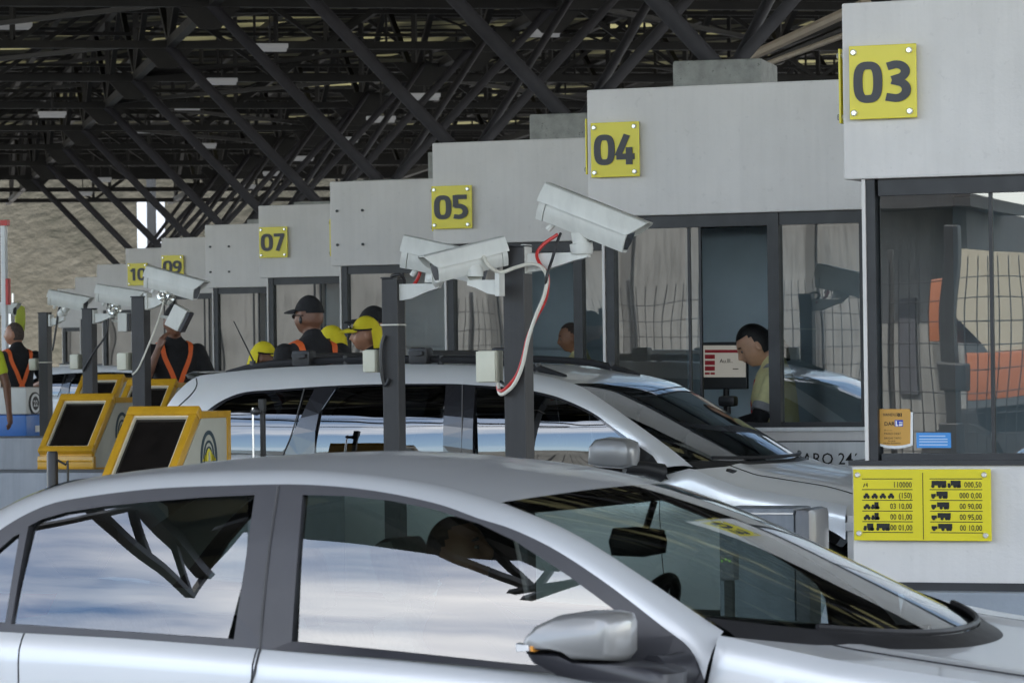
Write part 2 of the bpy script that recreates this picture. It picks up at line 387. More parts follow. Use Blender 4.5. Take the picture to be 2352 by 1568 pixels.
# ------------------------------------------------------------------ toll booths
DESCR = {0: 'nearest grey toll booth, wearing sign 03 above dark mirror windows', 1: 'grey toll booth with sign 04 and a woman in its open window', 2: 'grey toll booth with sign 05, its long fascia behind the white cameras',
 3: 'grey toll booth with bare screw holes between booths 05 and 07', 4: 'grey toll booth with sign 07, beige window behind the guard in black cap', 5: 'grey toll booth with bare screw holes between booths 07 and 09',
 6: 'grey toll booth whose sign 09 is half covered by a camera', 7: 'small far grey toll booth with sign 10', 8: 'far unnumbered grey toll booth just left of booth 10', 9: 'far grey toll booth second to the left of booth 10', 10: 'farthest grey toll booth at the left end of the row'}
BOOTHS = []
for k in range(11):
    L = LO[k]; yk = Y03 + DY * k; base = island_z(k)
    r = thing('toll_booth', DESCR[k], 'toll booth', (L.x, yk, base), 'toll booths in a receding row')
    BOOTHS.append(r)
    s = (L.z - (0 if k < 8 else 0))
    zt = L.z; zb = zt - .775 if k else zt - .80         # fascia
    sill = base + .945; x0 = L.x; LEN = 4.3; DEP = 1.55
    f = MB(); f.rbox((x0, yk, zb), (x0 + LEN, yk + DEP, zt), 0.012)
    f.box((x0 + .02, yk + .012, base), (x0 + LEN, yk + DEP, sill))
    f.build('wall', M['wall'], r)
    pl = MB(); pl.rbox((x0 - .1, yk - .12, base - .05), (x0 + LEN + .1, yk + DEP + .1, sill - .56), .01); pl.build('plinth', M['plinth'], r)
    st = MB(); st.box((x0 + .03, yk - .012, sill - .56), (x0 + LEN, yk + .0115, sill - .525)); st.build('shadow_gap_strip', M['frame'], r)  # dark strip colours in the shadow gap above the plinth
    sd_ = MB(); sd_.box((x0 + .006, yk - .006, sill), (x0 + LEN, yk + .3, sill + .022)); sd_.build('window_sill', M['wall_white'] if k == 1 else M['frame'], r)
    zs = sill + .022
    fr = MB()
    bars = [(.10, .15), (1.13, 1.20), (1.70, 1.76), (2.72, 2.79), (LEN - .08, LEN - .02)] if k else [(.095, .136), (1.70, 1.76), (2.72, 2.79), (LEN - .08, LEN - .02)]
    for a, b in bars: fr.box((x0 + a, yk + .03, zs), (x0 + b, yk + .11, zb))
    thin = [(.615, .63), (.685, .70)] if k else [(.655, .67)]
    for a, b in thin: fr.box((x0 + a, yk + .06, zs + .03), (x0 + b, yk + .085, zb - .075))
    fr.box((x0 + .15, yk + .04, zb - .075), (x0 + LEN - .08, yk + .115, zb + .004))
    fr.box((x0 + .15, yk + .04, zs - .002), (x0 + LEN - .08, yk + .115, zs + .03))
    # rear frame
    for a in (.0, 1.0, 2.1, 3.2, LEN - .06): fr.box((x0 + a, yk + DEP - .08, zs), (x0 + a + .06, yk + DEP - .02, zb))
    fr.box((x0 + .06, yk + DEP - .085, zb - .07), (x0 + LEN - .06, yk + DEP - .015, zb + .003))
    fr.build('window_frame', M['frame'], r)
    cn = MB(); cn.box((x0 + .078, yk + .02, zs), (x0 + .094, yk + .1, zb)); cn.build('corner_strip', M['wall'], r)
    op = k in (1, 2)
    def pane(a, b, mt, name='window_pane', yy=.072):
        p = MB(); p.add([(x0 + a, yk + yy, zs + .03), (x0 + b, yk + yy, zs + .03), (x0 + b, yk + yy, zb - .075), (x0 + a, yk + yy, zb - .075)], [(0, 1, 2, 3)]); p.build(name, mt, r)
    if k:
        pane(.15, .615, M['booth_glass']); pane(.63, .685, M['booth_glass'])
        if not op: pane(.70, 1.13, M['booth_clear'])
        pane(1.20, 1.70, M['booth_glass'])
    else:
        pane(.15, .655, M['booth_glass']); pane(.67, 1.70, M['booth_glass'])
    pane(1.76, 2.72, M['booth_glass']); pane(2.79, LEN - .08, M['booth_glass'])
    bl = MB(); yb = yk + DEP - .12
    bl.box((x0 + .05, yb, zs + .45), (x0 + LEN - .05, yb + .004, zb - .03)); bl.build('window_blind', M['blind'], r)
    bw = MB(); bw.box((x0 + .05, yk + DEP - .11, sill - .3), (x0 + LEN - .05, yk + DEP - .10, zs + .47)); bw.build('rear_panel', M['blind'], r)
    # end walls
    ew = MB(); ew.box((x0 + .09, yk + .12, sill), (x0 + .12, yk + DEP - .09, zb)); ew.box((x0 + LEN - .12, yk + .12, sill), (x0 + LEN - .09, yk + DEP - .09, zb)); ew.build('end_wall', M['wall'], r)
    ds = MB(); ds.box((x0 + .13, yk + .25, sill - .12), (x0 + LEN - .13, yk + .55, sill - .08) if False else (x0 + .9, yk + .6, sill + .035)); ds.build('counter', M['dark'], r)
    if k in (3, 5):
        sh = MB()
        for dx in (.075, .33):
            for dz in (.27, .58):
                sh.tube([(x0 + dx, yk + .004, zt - dz), (x0 + dx, yk - .016, zt - dz)], .013, 8)
        sh.build('screw_stub', M['black'], r)
# ------------------------------------------------------------------ number signs
def sign(k, digits, px, name_label, side=False, drop=.17):
    yk = Y03 + DY * k
    if not side:
        (u0, v0), (u1, v1) = px
        a = at(u0, v0, yk - .03); b = at(u1, v1, yk - .03)
        w = b.x - a.x; h = a.z - b.z
        r = thing('number_sign', name_label, 'sign', (a.x + w / 2, yk - .03, b.z), 'yellow booth number signs')
        p = MB(); p.rbox((a.x, yk - .036, b.z), (b.x, yk - .026, a.z), .003); p.build('sign_plate', M['yellow'], r)
        d = MB(); dh = h * .56; ww = w * .80; x = a.x + w * .105; gap = dh * .52 * 1.17
        tot = dh * .52 * 2.17; sx = min(1.0, ww / tot)
        ex = X1 * (ww / tot)
        digit(d, digits[0], (a.x + w * .10, yk - .036, b.z + h * .22), ex, Z1, dh, .002)
        digit(d, digits[1], (a.x + w * .10 + gap * (ww / tot), yk - .036, b.z + h * .22), ex, Z1, dh, .002)
        d.build('numeral', M['ink'], r)
        for fx in (.075, .90):
            for fz in (.09, .91):
                bt = MB(); c = (a.x + w * fx, yk, b.z + h * fz)
                bt.tube([(c[0], yk - .001, c[2]), (c[0], yk - .044, c[2]), (c[0], yk - .05, c[2])], [h * .045, h * .045, h * .03], 10); bt.build('bolt', M['chrome'], r, True)
    else:
        L = LO[k]; zt = L.z - drop
        r = thing('number_sign', name_label, 'sign', (L.x - .03, yk + .24, zt - .34), 'yellow edge-on signs on booth ends')
        p = MB(); p.rbox((L.x - .036, yk + .06, zt - .34), (L.x - .026, yk + .42, zt), .003); p.build('sign_plate', M['yellow'], r)
        for fy in (.09, .39):
            for fz in (.03, .31):
                bt = MB(); bt.tube([(L.x, yk + fy, zt - .34 + fz), (L.x - .05, yk + fy, zt - .34 + fz)], .014, 8); bt.build('bolt', M['chrome'], r, True)
sign(0, '03', ((1950, 107), (2107, 270)), 'largest square yellow sign reading 03 on the nearest booth')
sign(1, '04', ((1357, 283), (1470, 405)), 'square yellow sign reading 04 on the second booth')
sign(2, '05', ((991, 428), (1085, 524)), 'square yellow sign reading 05 above the paired white cameras')
sign(4, '07', ((595, 522), (661, 591)), 'square yellow sign reading 07 above the guard in black cap')
sign(6, '09', ((371, 587), (422, 640)), 'small yellow sign reading 09 partly hidden by a camera')
sign(7, '10', ((293, 605), (339, 655)), 'small yellow sign reading 10 beside the camera housing')
sign(0, '03', None, 'thin edge-on yellow sign on the end wall of booth 03', True, .2)
sign(1, '04', None, 'thin edge-on yellow sign on the end wall of booth 04', True)
sign(2, '05', None, 'thin edge-on yellow sign on the end wall of booth 05', True, .33)
sign(3, '06', None, 'thin edge-on yellow sign beside the bare screw holes left of booth 05', True, .34)
# ------------------------------------------------------------------ canopy
ER = Vector((-0.537, 0.843, 0)).normalized(); EP = Vector((ER.y, -ER.x, 0))
def rc(s, p, z): q = ER * s + EP * p; return Vector((q.x, q.y, z))
def s_col(k): return 27.0 + 5.78 * (k - 5 + 3)     # column foot of island k (k counted from booth 03 = 0)
P0 = 6.68; NODEZ, TOPZ = 6.15, 7.7
can = thing('canopy', 'huge dark canopy of lattice girders roofing the whole toll plaza', 'canopy', rc(60, P0, 0))
sm = bpy.data.materials.new('canopy_sheet'); sm.use_nodes = True
def canopy_sheet():
    nt = sm.node_tree; b = nt.nodes['Principled BSDF']; N = nt.nodes.new; L = nt.links.new
    b.inputs['Roughness'].default_value = .8; b.inputs['Specular IOR Level'].default_value = .2
    geo = N('ShaderNodeNewGeometry'); mp = N('ShaderNodeMapping'); mp.inputs['Rotation'].default_value = (0, 0, math.radians(-32.5)); mp.inputs['Scale'].default_value = (.16, .35, 1)
    br = N('ShaderNodeTexBrick'); br.inputs['Scale'].default_value = 1; br.inputs['Mortar Size'].default_value = .03
    br.inputs['Color1'].default_value = (.035, .035, .033, 1); br.inputs['Color2'].default_value = (.55, .53, .34, 1); br.inputs['Mortar'].default_value = (.02, .02, .02, 1); br.inputs['Bias'].default_value = -.25
    L(geo.outputs['Position'], mp.inputs['Vector']); L(mp.outputs['Vector'], br.inputs['Vector']); L(br.outputs['Color'], b.inputs['Base Color'])
    tr = N('ShaderNodeBsdfTranslucent'); tr.inputs['Color'].default_value = (.075, .07, .035, 1); mx = N('ShaderNodeMixShader'); mr = N('ShaderNodeMapRange'); sp = N('ShaderNodeSeparateColor')
    mr.inputs['From Min'].default_value = .28; mr.inputs['From Max'].default_value = .45
    n2 = N('ShaderNodeTexNoise'); n2.inputs['Scale'].default_value = .23; n2.inputs['Detail'].default_value = 3; m2 = N('ShaderNodeMath'); m2.operation = 'MULTIPLY'; r2 = N('ShaderNodeMapRange'); r2.inputs['From Min'].default_value = .42; r2.inputs['From Max'].default_value = .6
    L(br.outputs['Color'], sp.inputs['Color']); L(sp.outputs['Red'], mr.inputs['Value']); L(geo.outputs['Position'], n2.inputs['Vector']); L(n2.outputs['Fac'], r2.inputs['Value']); L(mr.outputs['Result'], m2.inputs[0]); L(r2.outputs['Result'], m2.inputs[1]); L(m2.outputs[0], mx.inputs['Fac'])
    o = nt.nodes['Material Output']; L(b.outputs[0], mx.inputs[1]); L(tr.outputs[0], mx.inputs[2]); L(mx.outputs[0], o.inputs['Surface'])
canopy_sheet()
S0, S1, PA, PB = 10.5, 98.0, P0 - 15, P0 + 17
sh = MB()
nn = 64
rowsT = [[rc(S0 + (S1 - S0) * i / nn, p, TOPZ + .25 + (.05 if i % 2 else 0) + .010 * (p - P0)) for p in [PA + (PB - PA) * j / 8 for j in range(9)]] for i in range(nn + 1)]
sh.grid(rowsT)
sh.build('roof_sheet', sm, can)
zz_ = TOPZ + .2
TP = [rc(S0, -3.8, zz_), rc(4.7, -9.2, zz_), rc(5.3, -8.0, zz_), rc(3.7, -7.0, zz_), rc(3.4, -4.0, zz_), rc(0.5, 1.0, zz_), rc(0.5, 16.0, zz_), rc(S0, 16.0, zz_)]  # tip mirrored in the side glass, extended out of view to dim the nearest booth
tip = MB(); n_ = len(TP); tip.add(TP + [p + Z1 * .1 for p in TP], [list(range(n_)), list(range(n_, 2 * n_))[::-1]] + [[i, (i + 1) % n_, n_ + (i + 1) % n_, n_ + i] for i in range(n_)])
tip.build('shading_roof_tip', sm, can)
for A_, B_ in ((TP[0], TP[1]), (TP[3], TP[7]), (TP[0], TP[3]), (rc(3.9, -6.9, zz_), rc(3.9, 16, zz_)), (rc(.7, 1, zz_), rc(.7, 16, zz_)), (rc(6, -7, zz_), rc(6, 16, zz_)), (rc(8.2, -5, zz_), rc(8.2, 16, zz_)), (rc(3.9, -3, zz_), rc(S0, -3, zz_)), (rc(3.9, 1.3, zz_), rc(S0, 1.3, zz_))):
    t = MB(); t.bar(A_ - Z1 * .12, B_ - Z1 * .12, .12); t.bar(A_ - Z1 * .8, B_ - Z1 * .6, .08)
    for q in range(7): f_ = q / 6; g_ = min(1, f_ + 1 / 6); t.bar(A_.lerp(B_, f_) - Z1 * .12, A_.lerp(B_, g_) - Z1 * (.8 - .2 * g_), .05)
    t.build('girder', M['steel'], can)
for (u0, v0, Y0_), (u1, v1, Y1_), rad, mm in (((1560, 205, 41), (1990, 8, 33), .055, 'lip2'), ((1600, 205, 42), (1990, 45, 34), .04, 'steel'), ((1580, 215, 40), (1990, 62, 32), .03, 'lip2')):
    if mm == 'lip2' and 'lip2' not in M: M['lip2'] = mat('pale_pipe_paint', (.55, .47, .38), .45, var=.1)
    t = MB(); t.tube([at(u0, v0, Y0_), at(u1, v1, Y1_)], rad, 8); t.build('pipe', M[mm], can, True)
fa = MB()
for a, b in (((S0, PA), (S0, PB)), ((S1, PA), (S1, PB)), ((S0, PA), (S1, PA)), ((S0, PB), (S1, PB))):
    A, B = rc(*a, 0), rc(*b, 0); d = (B - A).normalized(); n_ = Vector((-d.y, d.x, 0)) * .05
    fa.add([A - n_ + Z1 * 6.9, B - n_ + Z1 * 6.9, B - n_ + Z1 * 8.3, A - n_ + Z1 * 8.3, A + n_ + Z1 * 6.9, B + n_ + Z1 * 6.9, B + n_ + Z1 * 8.3, A + n_ + Z1 * 8.3], [(0, 1, 2, 3), (4, 5, 6, 7), (0, 1, 5, 4), (3, 2, 6, 7), (0, 3, 7, 4), (1, 2, 6, 5)])
fa.build('roof_edge', M['steel'], can)
bay = 2.15
ncol = 0; s = s_col(-1) - 5.78 / 2
i = 0
while s < S1 - .5:                                  # transverse lattice girders, heavy ones over the columns
    heavy = (i % 2 == 1); t = MB()
    zb_, zt_ = (NODEZ, TOPZ) if heavy else (NODEZ + .75, TOPZ)
    w = .105 if heavy else .06
    t.bar(rc(s, PA, zb_), rc(s, PB, zb_), w); t.bar(rc(s, PA, zt_), rc(s, PB, zt_), w * .8)
    if heavy: t.bar(rc(s + .3, PA, zb_ + .7), rc(s + .3, PB, zb_ + .7), .05)
    j = 0; p = PA + ((P0 - 2.1 - PA) % bay)
    while p < PB - bay:
        t.bar(rc(s, p, zb_), rc(s, p, zt_), w * .55)
        t.bar(rc(s, p, zb_ if j % 2 else zt_), rc(s, p + bay, zt_ if j % 2 else zb_), w * .6)
        p += bay; j += 1
    t.build('girder', M['steel'], can)
    s += 5.78 / 2; i += 1
for q, p in enumerate([P0 - 2.1 + 4.3 * j for j in range(-3, 4)]):   # girders along the row
    t = MB(); s0 = s_col(-1)
    t.bar(rc(S0, p, NODEZ + .02), rc(S1, p, NODEZ + .02), .12); t.bar(rc(S0, p, TOPZ - .1), rc(S1, p, TOPZ - .1), .1)
    s = s0; j = 0
    while s < S1 - 3:
        t.bar(rc(s, p, NODEZ if j % 2 == 0 else TOPZ - .1), rc(s + 2.89, p, TOPZ - .1 if j % 2 == 0 else NODEZ), .08)
        if j % 2 == 0: t.bar(rc(s, p, NODEZ), rc(s, p, TOPZ), .07)
        s += 2.89; j += 1
    t.build('girder', M['steel'], can)
for q in range(17):                                   # purlins under the sheet
    t = MB(); p = PA + .8 + q * 1.9
    t.bar(rc(S0, p, TOPZ + .12), rc(S1, p, TOPZ + .12), .1); t.build('purlin', M['steel'], can)
rx = random.Random(11)
for _ in range(70):                                   # wind bracing in the plane of the bottom chords
    k_ = rx.randrange(-1, 12); s = s_col(k_); p = P0 - 2.1 + 4.3 * rx.randrange(-3, 3); z = NODEZ + rx.choice((0.05, .8, 1.2))
    br = MB(); br.bar(rc(s, p, z), rc(s + 5.78, p + rx.choice((-4.3, 4.3)), z), .06); br.build('wind_brace', M['steel'], can)
# inclined tube columns on concrete heads
CL = ['nearest', 'second', 'third', 'fourth', 'fifth', 'sixth', 'seventh', 'eighth', 'ninth', 'tenth', 'eleventh', 'twelfth', 'thirteenth']
FOOT_Z = 3.72
for j, k in enumerate(range(0, 13)):
    s = s_col(k) ; fp = rc(s, P0, FOOT_Z)
    lab = ('inclined charcoal tube column on a rough concrete head behind booth 0%d' % (k + 3)) if k < 7 else ('%s slim inclined tube column towards the hillside end' % CL[k])
    if k == 0: lab = 'thick charcoal tube column half hidden behind booth 03'
    r = thing('roof_column', lab, 'column', (fp.x, fp.y, ground_z(fp.y)), 'inclined tube columns carrying the canopy')
    lat = Vector((R0.x, R0.y, 0)); dep = Vector((FWD.x, FWD.y, 0)).normalized()
    hd = MB(); hd.rbox((-.34, -.36, -.55), (.34, .36, .26), .02, Matrix.Translation(fp) @ Matrix.Rotation(math.atan2(EP.y, EP.x) - .42, 4, 'Z'))
    hd.build('concrete_head', M['rough_conc'], r)
    sh_ = MB(); sh_.rbox((-.2, -.2, ground_z(fp.y) - fp.z), (.2, .2, -.55), .02, Matrix.Translation(fp)); sh_.build('shaft', M['rough_conc'], r)
    foot = fp + Z1 * .25
    for dx, dy, rad in ((-2.15, 0.0, .068), (2.15, .35, .052), (1.9, 3.1, .045)):
        top = fp + EP * dx * 1.0 + ER * dy; top.z = NODEZ
        t = MB(); t.tube([foot + (EP * dx).normalized() * .08, top], rad, 12); t.build('tube', M['tube'], r, True)
        gp = MB(); gp.prism([(-.45, .02), (.45, .02), (.12, -.32), (-.12, -.32)], 'y', -.012, .012, Matrix.Translation(top) @ Matrix.Rotation(math.atan2(EP.y, EP.x), 4, 'Z')); gp.build('gusset_plate', M['steel'], r)
# lamps under the canopy
LAMPS = [(35, 58, 50), (620, 108, 47), (510, 186, 55), (430, 245, 62), (335, 299, 70), (232, 412, 82), (1247, 75, 48), (875, 273, 58), (975, 221, 54), (565, 428, 88), (470, 334, 72), (695, 363, 75), (628, 398, 80), (120, 262, 60), (190, 444, 88), (795, 320, 68)]
for q, (u, v, dd) in enumerate(LAMPS):
    d = ray(u, v); c = CAM + d * (dd / d.dot(Vector((FWD.x, FWD.y, 0))))
    pos = [('leftmost', 'of the top edge'), ][0]
    r = thing('ceiling_lamp', '', 'lamp', c, 'white strip lamps under the canopy')
    r['label'] = 'white strip lamp hung under the dark canopy girders'
    mt = Matrix.Translation(c) @ Matrix.Rotation(math.atan2(EP.y, EP.x), 4, 'Z')
    b = MB(); b.rbox((-.23, -.07, -.02), (.23, .07, .04), .01, mt); b.build('lamp_housing', M['lamp'], r)
    b = MB(); b.prism([(-.08, -.021), (.08, -.021), (.05, -.06), (-.05, -.06)], 'x', -.21, .21, mt); b.build('diffuser', M['lamp'], r)
    b = MB(); b.tube([c + Z1 * .05, Vector((c.x, c.y, max(c.z + .3, NODEZ + .3)))], .012, 6); b.build('hanger', M['steel'], r)
# ------------------------------------------------------------------ cars
def paint(name, col, metal=.75, rough=.3):
    m = mat(name, col, rough, metal, var=.03, vs=1.5, coat=.45)
    return m
M['silver'] = paint('silver_paint', (0.58, 0.595, 0.615), .32, .38)
M['silver2'] = paint('warm_silver_paint', (0.90, 0.91, 0.92), .4, .33)
M['mirror_silver'] = paint('satin_mirror_paint', (0.27, 0.27, 0.27), .35, .4)
M['white_paint'] = paint('white_car_paint', (0.75, 0.76, 0.78), .0, .35)
M['car_black'] = mat('black_window_trim', (0.028, 0.028, 0.034), .42, 0, var=.15, vs=6, coat=.1)
M['gloss_black'] = mat('gloss_black_trim', (0.022, 0.022, 0.026), .14, 0, var=.1, vs=6, coat=1.0)
M['car_glass'] = glass('car_glass', (.56, .64, .61), .11, 1.5, wave=.0015, ws=2.2)
M['ws_glass'] = glass('windscreen_glass', (.86, .93, .90), .07, 1.45)
M['suv_glass'] = glass('tinted_car_glass', (.10, .11, .12), .10, 1.5, wave=.003, ws=2.4)
M['suv_ws'] = glass('suv_windscreen', (.42, .45, .45), .10, 1.5)
M['tyre'] = mat('tyre_rubber', (0.02, 0.02, 0.02), .85, var=.2, vs=20)
M['rim'] = mat('alloy_rim', (0.5, 0.51, 0.53), .3, .8, var=.05)
M['lens'] = mat('lamp_lens', (0.75, 0.77, 0.8), .08, .3, var=.05, coat=1)
M['red_lens'] = mat('red_lamp_lens', (0.35, 0.015, 0.012), .12, 0, var=.05, coat=1)
M['amber'] = mat('amber_lens', (0.7, 0.3, 0.05), .2, 0, var=.05, coat=.6)
M['seat'] = mat('grey_seat_fabric', (0.30, 0.31, 0.31), .95, var=.15, vs=30, bump=.2, bs=150)
M['headliner'] = mat('pale_headliner', (0.30, 0.31, 0.30), .95, var=.08, vs=10)
M['dash'] = mat('dashboard', (0.03, 0.032, 0.034), .7, var=.15, vs=12, bump=.1, bs=120)
def pillow(mb, poly, y0, y1, r=.3, mtx=None, steps=4):    # rounded slab from an outline in x-z
    n = len(poly); cx = sum(p[0] for p in poly) / n; cz = sum(p[1] for p in poly) / n
    rings = []
    d = abs(y1 - y0) * .5
    for i in range(steps + 1):
        a = PI / 2 * i / steps; rings.append((1 - r * (1 - math.sin(a)), y0 + (y1 - y0) * .5 * (1 - math.cos(a))))
    for i in range(steps + 1):
        a = PI / 2 * (1 - i / steps); rings.append((1 - r * (1 - math.sin(a)), y0 + (y1 - y0) * (.5 + .5 * math.cos(a))))
    rows = [[Vector((cx + (p[0] - cx) * k, y, cz + (p[1] - cz) * k)) for p in poly] for k, y in rings]
    if mtx: rows = [[mtx @ p for p in r_] for r_ in rows]
    o = len(mb.v); mb.grid(rows, close=True)
    mb.f.append([o + i for i in range(n)][::-1]); mb.f.append([o + (len(rows) - 1) * n + i for i in range(n)])
    return mb
def fill_holes(outer, holes):                               # triangulated sheet with holes in x-z
    bm = bmesh.new(); es = []
    for lp in [outer] + holes:
        vs = [bm.verts.new((p[0], 0, p[1])) for p in lp]
        es += [bm.edges.new((vs[i], vs[(i + 1) % len(vs)])) for i in range(len(vs))]
    bmesh.ops.triangle_fill(bm, use_beauty=True, use_dissolve=False, edges=es, normal=(0, -1, 0))
    bm.verts.index_update()
    r = [tuple(v.co) for v in bm.verts], [[v.index for v in f.verts] for f in bm.faces]
    bm.free(); return r
class Car:
    def __init__(s, Ys, Wd, zb, tan, cur):
        s.Ys, s.Wd, s.Yc, s.zb, s.tan, s.cur = Ys, Wd, Ys + Wd / 2, zb, tan, cur
    def inset(s, z):
        t = z - s.zb
        if t > 0: return .035 + t * s.tan + t * t * s.cur
        return .035 * max(0, 1 + t / .07) ** 2 * (1 if t > -.07 else 0) + .11 * min(1.3, max(0, (-t - .2) / .5)) ** 2
    def P(s, u, v, extra=0.0):
        y = s.Ys + .1
        for _ in range(5):
            p = at(u, v, y); y = s.Ys + s.inset(p.z) + extra
        return at(u, v, y)
    def far(s, p): return Vector((p.x, 2 * s.Yc - p.y, p.z))
    def side(s, x, z, off=0.0): return Vector((x, s.Ys + s.inset(z) + off, z))
def xz(c, px, n=None, extra=0.0):
    pts = [c.P(u, v, extra) for u, v in px]
    return spline(pts, n) if n else pts
def poly_grid(c, poly, off, nx=26, nz=7):                    # structured sheet over an x-z outline on the side surface
    xs = [p.x for p in poly]; x0, x1 = min(xs) + 1e-4, max(xs) - 1e-4; rows = []
    for i in range(nx):
        x = x0 + (x1 - x0) * i / (nx - 1); hit = []
        for a, b in zip(poly, poly[1:] + poly[:1]):
            if (a.x - x) * (b.x - x) <= 0 and abs(a.x - b.x) > 1e-9: hit.append(a.z + (b.z - a.z) * (x - a.x) / (b.x - a.x))
        lo, hi = min(hit), max(hit)
        rows.append([c.side(x, lo + (hi - lo) * j / (nz - 1), off) for j in range(nz)])
    return rows
def glass_pane(c, mb, gm, root, sgn):
    o = mb.build('side_window', gm, root, True); me = o.data
    big = max(me.polygons, key=lambda p: p.area)
    if big.normal.y * sgn < 0: me.flip_normals()
    ns = []
    for p in mb.v:
        t = max(0, p.z - c.zb); ns.append(Vector((0, sgn, c.tan + 2 * c.cur * t)).normalized())
    me.normals_split_custom_set_from_vertices(ns)
    return o
def build_car(c, cfg, root):
    pm, fm, gm, wm = cfg['paint'], cfg['frame'], cfg['glass'], cfg['ws']
    C1 = xz(c, cfg['C1'], 70)
    C2 = spline([c.P(u, v, e) for u, v, e in cfg['C2']], 110)
    belt = xz(c, cfg['belt'], 40)
    bl = [(p.x, p.z) for p in belt] + cfg['belt_front_x']
    bl = [(-99, bl[0][1])] + bl if not cfg.get('belt_rear') else cfg['belt_rear'] + bl
    bl.sort()
    zbelt = lambda x: interp(bl, x)
    xr, xn = cfg['xr'], cfg['xn']; zl = cfg['zl']; wheels = cfg['wheels']; WR = cfg['wr']
    xA = C2[-1].x
    hw0 = c.Wd / 2
    def endtaper(x): return .05 * smooth01((x - (xn - 1.1)) / .75) + .05 * smooth01(((xr + 1.1) - x) / .75)
    mir = lambda rows: [[c.far(p) for p in r] for r in rows]
    # lower flanks, split at the shut lines
    cuts = cfg['cuts']; names = cfg['cut_names']
    xe0, xe1 = xr + .30, xn - .36
    lim = [xe0] + cuts + [xe1]
    for a, b, nm in zip(lim, lim[1:], names):
        n = max(6, int((b - a) / .03)); rows = []
        a2 = a + (.0025 if a in cuts else 0); b2 = b - (.0025 if b in cuts else 0)
        for i in range(n + 1):
            x = a2 + (b2 - a2) * i / n; lo = zl
            for wx in wheels:
                if abs(x - wx) < WR: lo = max(lo, cfg['gz'] + .33 + math.sqrt(WR * WR - (x - wx) ** 2))
            hi = zbelt(x); col = []
            for j in range(15):
                t = j / 14; z = lo + (hi - lo) * (1 - (1 - t) ** 1.5)
                crease = .010 * math.exp(-((z - (hi - .20)) / .035) ** 2)
                col.append(Vector((x, c.Ys + c.inset(z - (hi - c.zb)) + endtaper(x) - crease, z)))
            rows.append(col)
        MB().grid(rows).build(nm, pm, root, True, 60); MB().grid(mir(rows)).build(nm, pm, root, True, 60)
    # silver band from tail over the doors down the windscreen pillar
    n = 110
    C1r = spline(C1, n); band = []
    for p, q in zip(C1r, C2):
        mid = p.lerp(q, .5) + Vector((0, -.012, .012)); band.append([p, p.lerp(q, .25) + Vector((0, -.010, .008)), mid, p.lerp(q, .78) + Vector((0, -.006, .010)), q])
    MB().grid(band).build('roof_rail_panel', pm, root, True, 60); MB().grid(mir(band)).build('roof_rail_panel', pm, root, True, 60)
    # roof, windscreen, rear window from the inner edge of the band
    hx, rx_ = c.P(*cfg['header'], C2[60].y - c.side(0, C2[60].z).y).x, cfg['rw_x']
    ih = min(range(n), key=lambda i: abs(C2[i].x - hx) + (9 if C2[i].x < rx_ else 0)); ir = min(range(ih), key=lambda i: abs(C2[i].x - rx_))
    ns = 25
    def across(p, bx, bz):
        q = c.far(p); return [p.lerp(q, j / (ns - 1)) + Vector((bx, 0, bz)) * (1 - abs(2 * j / (ns - 1) - 1) ** 2.3) for j in range(ns)]
    cr_ = cfg['crown']
    roof = []
    for i in range(ir, ih + 1):
        t = (i - ir) / (ih - ir); roof.append(across(C2[i], -.10 * smooth01(1 - t / .2) + .07 * smooth01((t - .8) / .2), cr_ * (0.55 + .45 * math.sin(PI * min(1, max(0, t))))))
    MB().grid(roof).build('roof', pm, root, True, 60)
    rl = [[p + Vector((0, 0, -.035)) for p in r[1:-1]] for r in roof]; MB().grid(rl).build('headliner', M['headliner'], root, True)
    ws = []
    for i in range(ih, n):
        t = (i - ih) / (n - 1 - ih); ws.append(across(C2[i], .07 + cfg['ws_bulge'] * t, cr_ * .55 * (1 - t) + cfg.get('ws_drop', .015) * t))
    wsm = MB().grid(ws).build('windscreen', wm, root, True, 60)
    hb = MB().grid([[p + Vector((.0, 0, -.006)) for p in r] for r in ws[:4]]); hb.build('header_band', M['car_black'], wsm, True)
    rw = []
    for i in range(0, ir + 1):
        t = 1 - i / ir; rw.append(across(C2[i], -.10 - .10 * t, cr_ * .55 * (1 - t) + .01))
    MB().grid(rw).build('rear_window', gm, root, True, 60)
    # bonnet and fenders
    xc = lambda sg: xA + cfg['cowl_gap'] * (1 - abs(sg) ** 2.2) + .02
    xnose = lambda sg: xn - .36 * abs(sg) ** 3.2
    def hw(x): return hw0 - endtaper(x) - .035
    bon = []; SG = [-1 + 2 * j / 48 for j in range(49)]
    for i in range(31):
        t = i / 30; row = []
        for sg in SG:
            x = xc(sg) + (xnose(sg) - xc(sg)) * t
            z = zbelt(x) + cfg['bonnet_crown'] * (1 - abs(sg) ** 2.6) * (1 - .55 * smooth01((t - .55) / .45)) - .05 * smooth01((t - .85) / .15)
            for lx in (.68,): z += .012 * math.exp(-((abs(sg) - lx) / .06) ** 2) * (1 - t)
            row.append(Vector((x, c.Yc + sg * hw(x), z)))
        bon.append(row)
    MB().grid(bon).build('bonnet', pm, root, True, 60)
    gp = []
    for sgn in (-1, 1):
        gap = MB(); pts = []
        j = min(range(49), key=lambda q: abs(SG[q] - sgn * .74))
        gap.tube([r[j] + Vector((0, 0, .0005)) for r in bon], .0035, 5); gap.build('shut_line', M['black'], root)
    nose = []
    zf = [p.z for p in bon[-1]]
    for j in range(12):
        t = j / 11
        nose.append([Vector((xnose(sg) + .05 * math.sin(PI * t) * (1 - abs(sg) ** 4), c.Yc + sg * hw(xnose(sg)), zf[q] + (zl - zf[q]) * t)) for q, sg in enumerate(SG)])
    MB().grid(nose).build('front_bumper', pm, root, True, 60)
